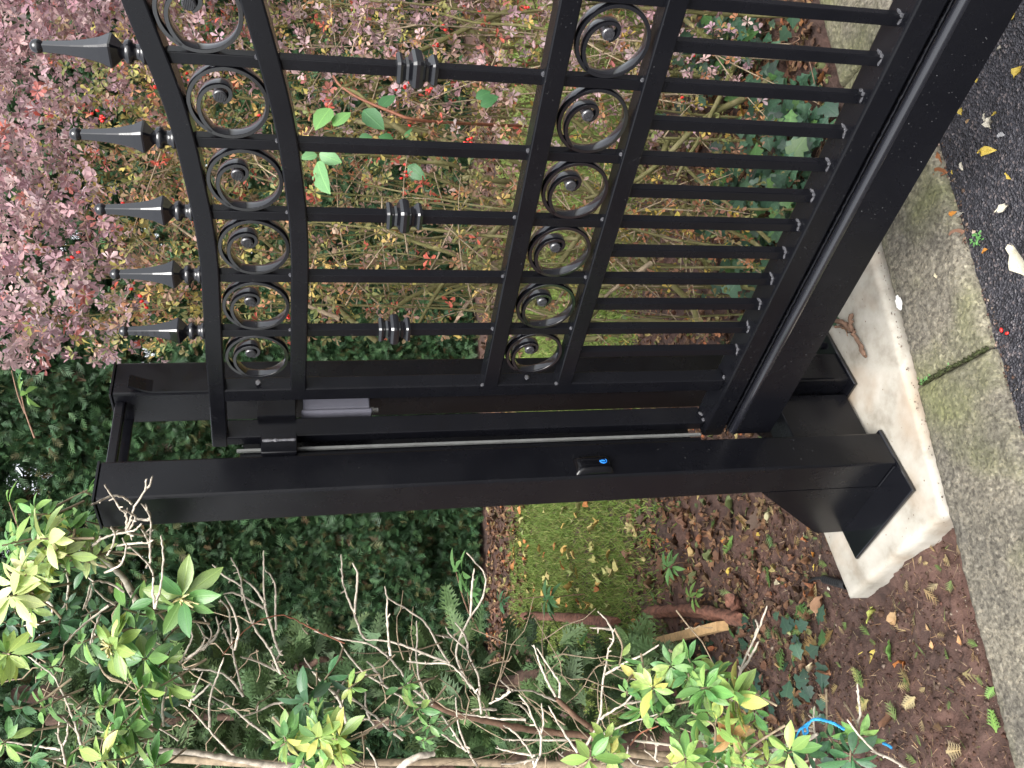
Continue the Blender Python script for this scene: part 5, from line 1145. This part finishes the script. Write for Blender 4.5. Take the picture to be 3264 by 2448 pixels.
tarm = [((785, 110), .040, YEL, 'yellow stalked leaf on the tarmac close to the gate beam'), ((1045, 175), .026, WHT, 'whitish oval leaf on the tarmac'), ((1110, 150), .018, YEL, 'tiny round yellow leaf on the tarmac'), ((915, 205), .018, TAN, 'small tan leaf scrap on the tarmac'), ((1160, 310), .026, (.35, .35, .36), 'grey wet leaf on the tarmac'),
        ((1070, 430), .044, YEL, 'long folded yellow leaf on the tarmac'), ((685, 270), .030, YEL, 'yellow crescent leaf on the tarmac beside the gate beam'), ((625, 310), .024, YEL, 'round yellow leaf at the kerb edge under the beam'), ((640, 360), .022, (.6, .4, .35), 'pinkish leaf at the kerb edge under the beam'), ((865, 545), .026, WHT, 'pale three-cornered leaf on the tarmac'),
        ((790, 590), .013, YEL, 'yellow speck of leaf on the tarmac by the brown husk'), ((575, 500), .016, YEL, 'small yellow leaf lying on the kerb stone'), ((795, 900), .028, ORA, 'orange curled leaf on the kerb and tarmac edge'), ((855, 910), .026, (.4, .38, .33), 'thin grey leaf on the tarmac beside the orange one'), ((1175, 860), .038, WHT, 'white oval leaf with stalk on the tarmac'),
        ((1040, 1185), .024, ORA, 'round orange leaf beside the green weed'), ((1320, 1255), 0.085, (.50, .47, .37), 'large cream leaf with stalk on the tarmac'), ((675, 1370), .018, PAL, 'pale leaf scrap on the kerb stone'), ((700, 500), .05, (.30, .12, .05), 'brown crumpled leaf husk at the kerb and tarmac edge'), ((722, 590), .045, (.27, .11, .05), 'dark brown leaf husk along the kerb edge'),
        ((845, 1060), .05, (.22, .12, .08), 'dead brown leaf beside the green weed'), ((880, 1120), .03, (.35, .24, .17), 'tan dead leaf beside the kerb edge'), ((960, 1040), .02, (.6, .48, .38), 'pale crumpled petal by the green weed'), ((250, 1040), .016, PAL, 'cream leaf scrap on the kerb beside the plinth corner'), ((320, 850), .016, YEL, 'yellow leaf scrap on the kerb beneath the beam')]
for (x, y), L, c, lab in tarm:
    onk = 'kerb stone' in lab or 'on the kerb' in lab
    fallen(*ZT(x, y), -.008 if onk else -.033, L*.85, c, lab, tilt=.2)
for x, y, L in ((2190, 30, .03), (2140, 265, .03), (2200, 155, .028), (2110, 170, .02), (2080, 240, .022), (2160, 105, .02), (2180, 380, .02)): fallen(x, y, -.033, L, YEL if rs.rand() < .6 else WHT, None, 'pale leaves on the tarmac')
slp = [((605, 40), .045, (.50, .46, .28), 'pale olive leaf on the soil behind the base plate'), ((515, 155), .030, YEL, 'yellow hooked leaf on the soil behind the gusset'), ((800, 180), .040, PAL, 'cream narrow leaf on the soil beside the base plate'), ((870, 290), .028, ORA, 'orange leaf scrap near the plinth edge'), ((300, 210), .030, ORA, 'orange leaf in the litter by the gusset'), ((350, 395), .032, YEL, 'slim yellow leaf in the litter by the log'),
       ((640, 465), .035, PAL, 'cream leaf near the black conduit'), ((905, 515), .060, BRN, 'large red-brown curled leaf against the conduit'), ((960, 615), .065, (.34, .20, .12), 'large tan leaf below the conduit'), ((1000, 665), .03, (.5, .32, .15), 'light brown leaf below the plinth corner'), ((1220, 685), .055, LIM, 'lime green leaf on the bare soil below the plinth corner'), ((1385, 690), .05, TAN, 'tan stalked leaf on the bare soil'),
       ((690, 775), .045, (.42, .46, .22), 'pale green leaf among dead conifer sprigs'), ((1205, 950), .075, (.66, .54, .14), 'large yellow leaf on the bare soil'), ((1350, 910), .060, GRN, 'green leaf lying on the bare soil'), ((1385, 1010), .060, (.38, .14, .04), 'orange-brown curled leaf on the bare soil'), ((865, 1030), .055, (.55, .46, .30), 'buff leaf on the soil below the shrub twigs'), ((1000, 1040), .07, (.32, .16, .09), 'brown curled strip of leaf below the shrub'),
       ((1895, 760), .036, WHT, 'white leaf at the soil edge against the kerb'), ((980, 505), .018, WHT, 'white scrap beside the conduit'), ((1590, 755), .02, TAN, 'tan scrap on the bare soil near the kerb'), ((890, 370), .02, YEL, 'yellow scrap beside the plinth side'), ((860, 650), .02, ORA, 'orange scrap in the conifer sprigs'), ((1820, 835), .025, (.45, .25, .12), 'orange-brown leaf near the kerb'), ((1620, 870), .022, (.5, .3, .15), 'light orange scrap on the bare soil'), ((1380, 1350), .07, (.17, .09, .055), 'dark brown crumpled leaf on the soil by the twine'), ((190, 190), .06, BRN, 'red-brown leaf in the litter beyond the gusset')]
for (x, y), L, c, lab in slp: fallen(*Z9(x, y), -.06, L, c, lab, tilt=.3)
# leaves that can still be told apart in the litter and on the lawn
for i in range(60):
    x, y = rs.uniform(1360, 1640), rs.uniform(1085, 1260)
    fallen(x, y, -.06, rs.uniform(.045, .08), pick(rs, DEAD+[(1.5, (.45, .36, .16))], 1)[0], None, 'dead leaves behind the front post', meM if rs.rand() < .35 else meD, tilt=.35)
for i in range(70):
    x, y = rs.uniform(1100, 1345), rs.uniform(1085, 1330); o = fallen(x, y, -.05, rs.uniform(.045, .075), pick(rs, [(3, (.46, .42, .17)), (2, (.50, .36, .12)), (1.5, (.45, .20, .07)), (1, (.36, .38, .15))], 1)[0], None, 'fallen leaves on the lawn', meD, tilt=.35); o.location.z += .035
for i in range(80):
    t, w = rs.uniform(-.05, 1.2), rs.uniform(.05, .65); p = tw(t, w); q = project(p+np.array([0, 0, -.03]))
    fallen(float(q[0][0]), float(q[1][0]), -.05, rs.uniform(.035, .06), pick(rs, [(3, (.26, .13, .07)), (2, (.40, .19, .08)), (1.5, (.55, .42, .10)), (1, (.35, .26, .13))], 1)[0], None, 'dead leaves below the hedge', meM if rs.rand() < .3 else meD, tilt=.4)
# green weed and moss tufts at the kerb edge
wd = empty('weed', tuple(on_z(*ZT(985, 1095), -.035)), 'small bright green weed growing at the kerb and tarmac edge', 'weed')
meW = tmesh('weed_leaf', TB, M['leaf_o'])
for i in range(22):
    p = on_z(*ZT(985+rs.normal(0, 26), 1095+rs.normal(0, 18)), -.028+rs.uniform(0, .008)); a = rs.uniform(0, 6.28); d = np.array([math.cos(a), math.sin(a), .2]); place('leaf', meW, p, frames(d[None], np.array([[0, 0, 1.0]])+rs.normal(0, .3, (1, 3)))[0], rs.uniform(.008, .013), (.17, .42, .13), wd)
w2 = empty('weed', tuple(tw(-.42, -.1, -.02)), 'tiny green weed rooted in the joint of the kerb stones', 'weed')
for i in range(16):
    p = tw(-.42+rs.normal(0, .005), rs.choice([-.075, -.09, -.06, -.18])+rs.normal(0, .012), -.008+rs.uniform(0, .004)); a = rs.uniform(0, 6.28); d = np.array([math.cos(a), math.sin(a), .2]); place('leaf', meW, p, frames(d[None], np.array([[0, 0, 1.0]])+rs.normal(0, .3, (1, 3)))[0], rs.uniform(.005, .009), (.16, .36, .12), w2)
for x, y in ((2055, 760), (2163, 713), (2175, 720)):
    p = on_z(x, y, -.030); o = link('fallen_berry', bm_, None, None, tuple(p)); o.scale = (.008,)*3; o.rotation_euler = (1.5, 0, rs.uniform(0, 3)); tag(o, 'red berry fallen at the kerb and tarmac edge', 'berry', 'red berries at the kerb edge')

iv2 = empty('ivy', tuple(on_z(1600, 1480, -.06)), 'dark ivy patch on the bed between the shrub and the log', 'ivy')
for i in range(110):
    x, y = rs.uniform(1480, 1800), rs.uniform(1330, 1640)
    p = on_z(x, y, -.05+rs.uniform(0, .04)); a = rs.uniform(0, 6.28); d = np.array([math.cos(a), math.sin(a), rs.uniform(-.4, .1)])
    if vnoise(p[0], p[1], 4, 77) < -.08: continue
    place('leaf', meI, p, frames(d[None], np.array([[.3, -.2, .9]])+rs.normal(0, .25, (1, 3)))[0], rs.uniform(.03, .055), pick(rs, [(4, (.04, .085, .06)), (2, (.065, .13, .085)), (1, (.08, .16, .06))], 1)[0], iv2)
meF = tmesh('sprig_mesh', TS, M['leaf_o'])
for x, y, L, c, lab in ((1725, 1325, .17, (.12, .24, .08), 'green conifer sprig lying beside the conduit'), (1700, 1345, .15, (.11, .22, .07), 'second green conifer sprig lying near the conduit'), (1740, 1400, .16, (.30, .20, .09), 'dead brown conifer sprig on the soil below the conduit'), (1790, 1385, .13, (.28, .19, .08), 'short brown conifer sprig against the plinth corner'),
                        (1690, 1420, .16, (.15, .28, .09), 'curved green conifer sprig on the litter'), (1860, 1455, .10, (.34, .36, .13), 'yellowish conifer sprig on the bare soil'), (1875, 1525, .10, (.45, .40, .18), 'pale yellow conifer sprig below the yellow leaf'), (1960, 1520, .09, (.5, .42, .24), 'straw coloured conifer sprig on the bare soil'), (2125, 1500, .06, (.20, .36, .10), 'small green sprig near the kerb'), (2135, 1550, .09, (.22, .38, .10), 'bright green sprig on the soil against the kerb'), (2080, 1620, .12, (.55, .45, .28), 'bleached conifer sprig on the soil'), (1580, 1180, .14, (.15, .27, .07), 'green conifer sprig hanging in the litter behind the gusset'), (1545, 1130, .10, (.13, .24, .07), 'short green sprig in the litter behind the front post'), (1660, 1240, .12, (.14, .25, .08), 'green sprig by the plinth back corner')):
    p = on_z(x, y, -.05); p[2] = float(soil_z(p[0], p[1]))+.012; a = rs.uniform(0, 6.28); d = np.array([math.cos(a), math.sin(a), .1]); o = place('conifer_sprig', meF, p-d*L*.4, frames(d[None], np.array([[0, 0, 1.0]])+rs.normal(0, .2, (1, 3)))[0], L, c); o.scale = [v*.68 for v in o.scale]; tag(o, lab, 'sprig')
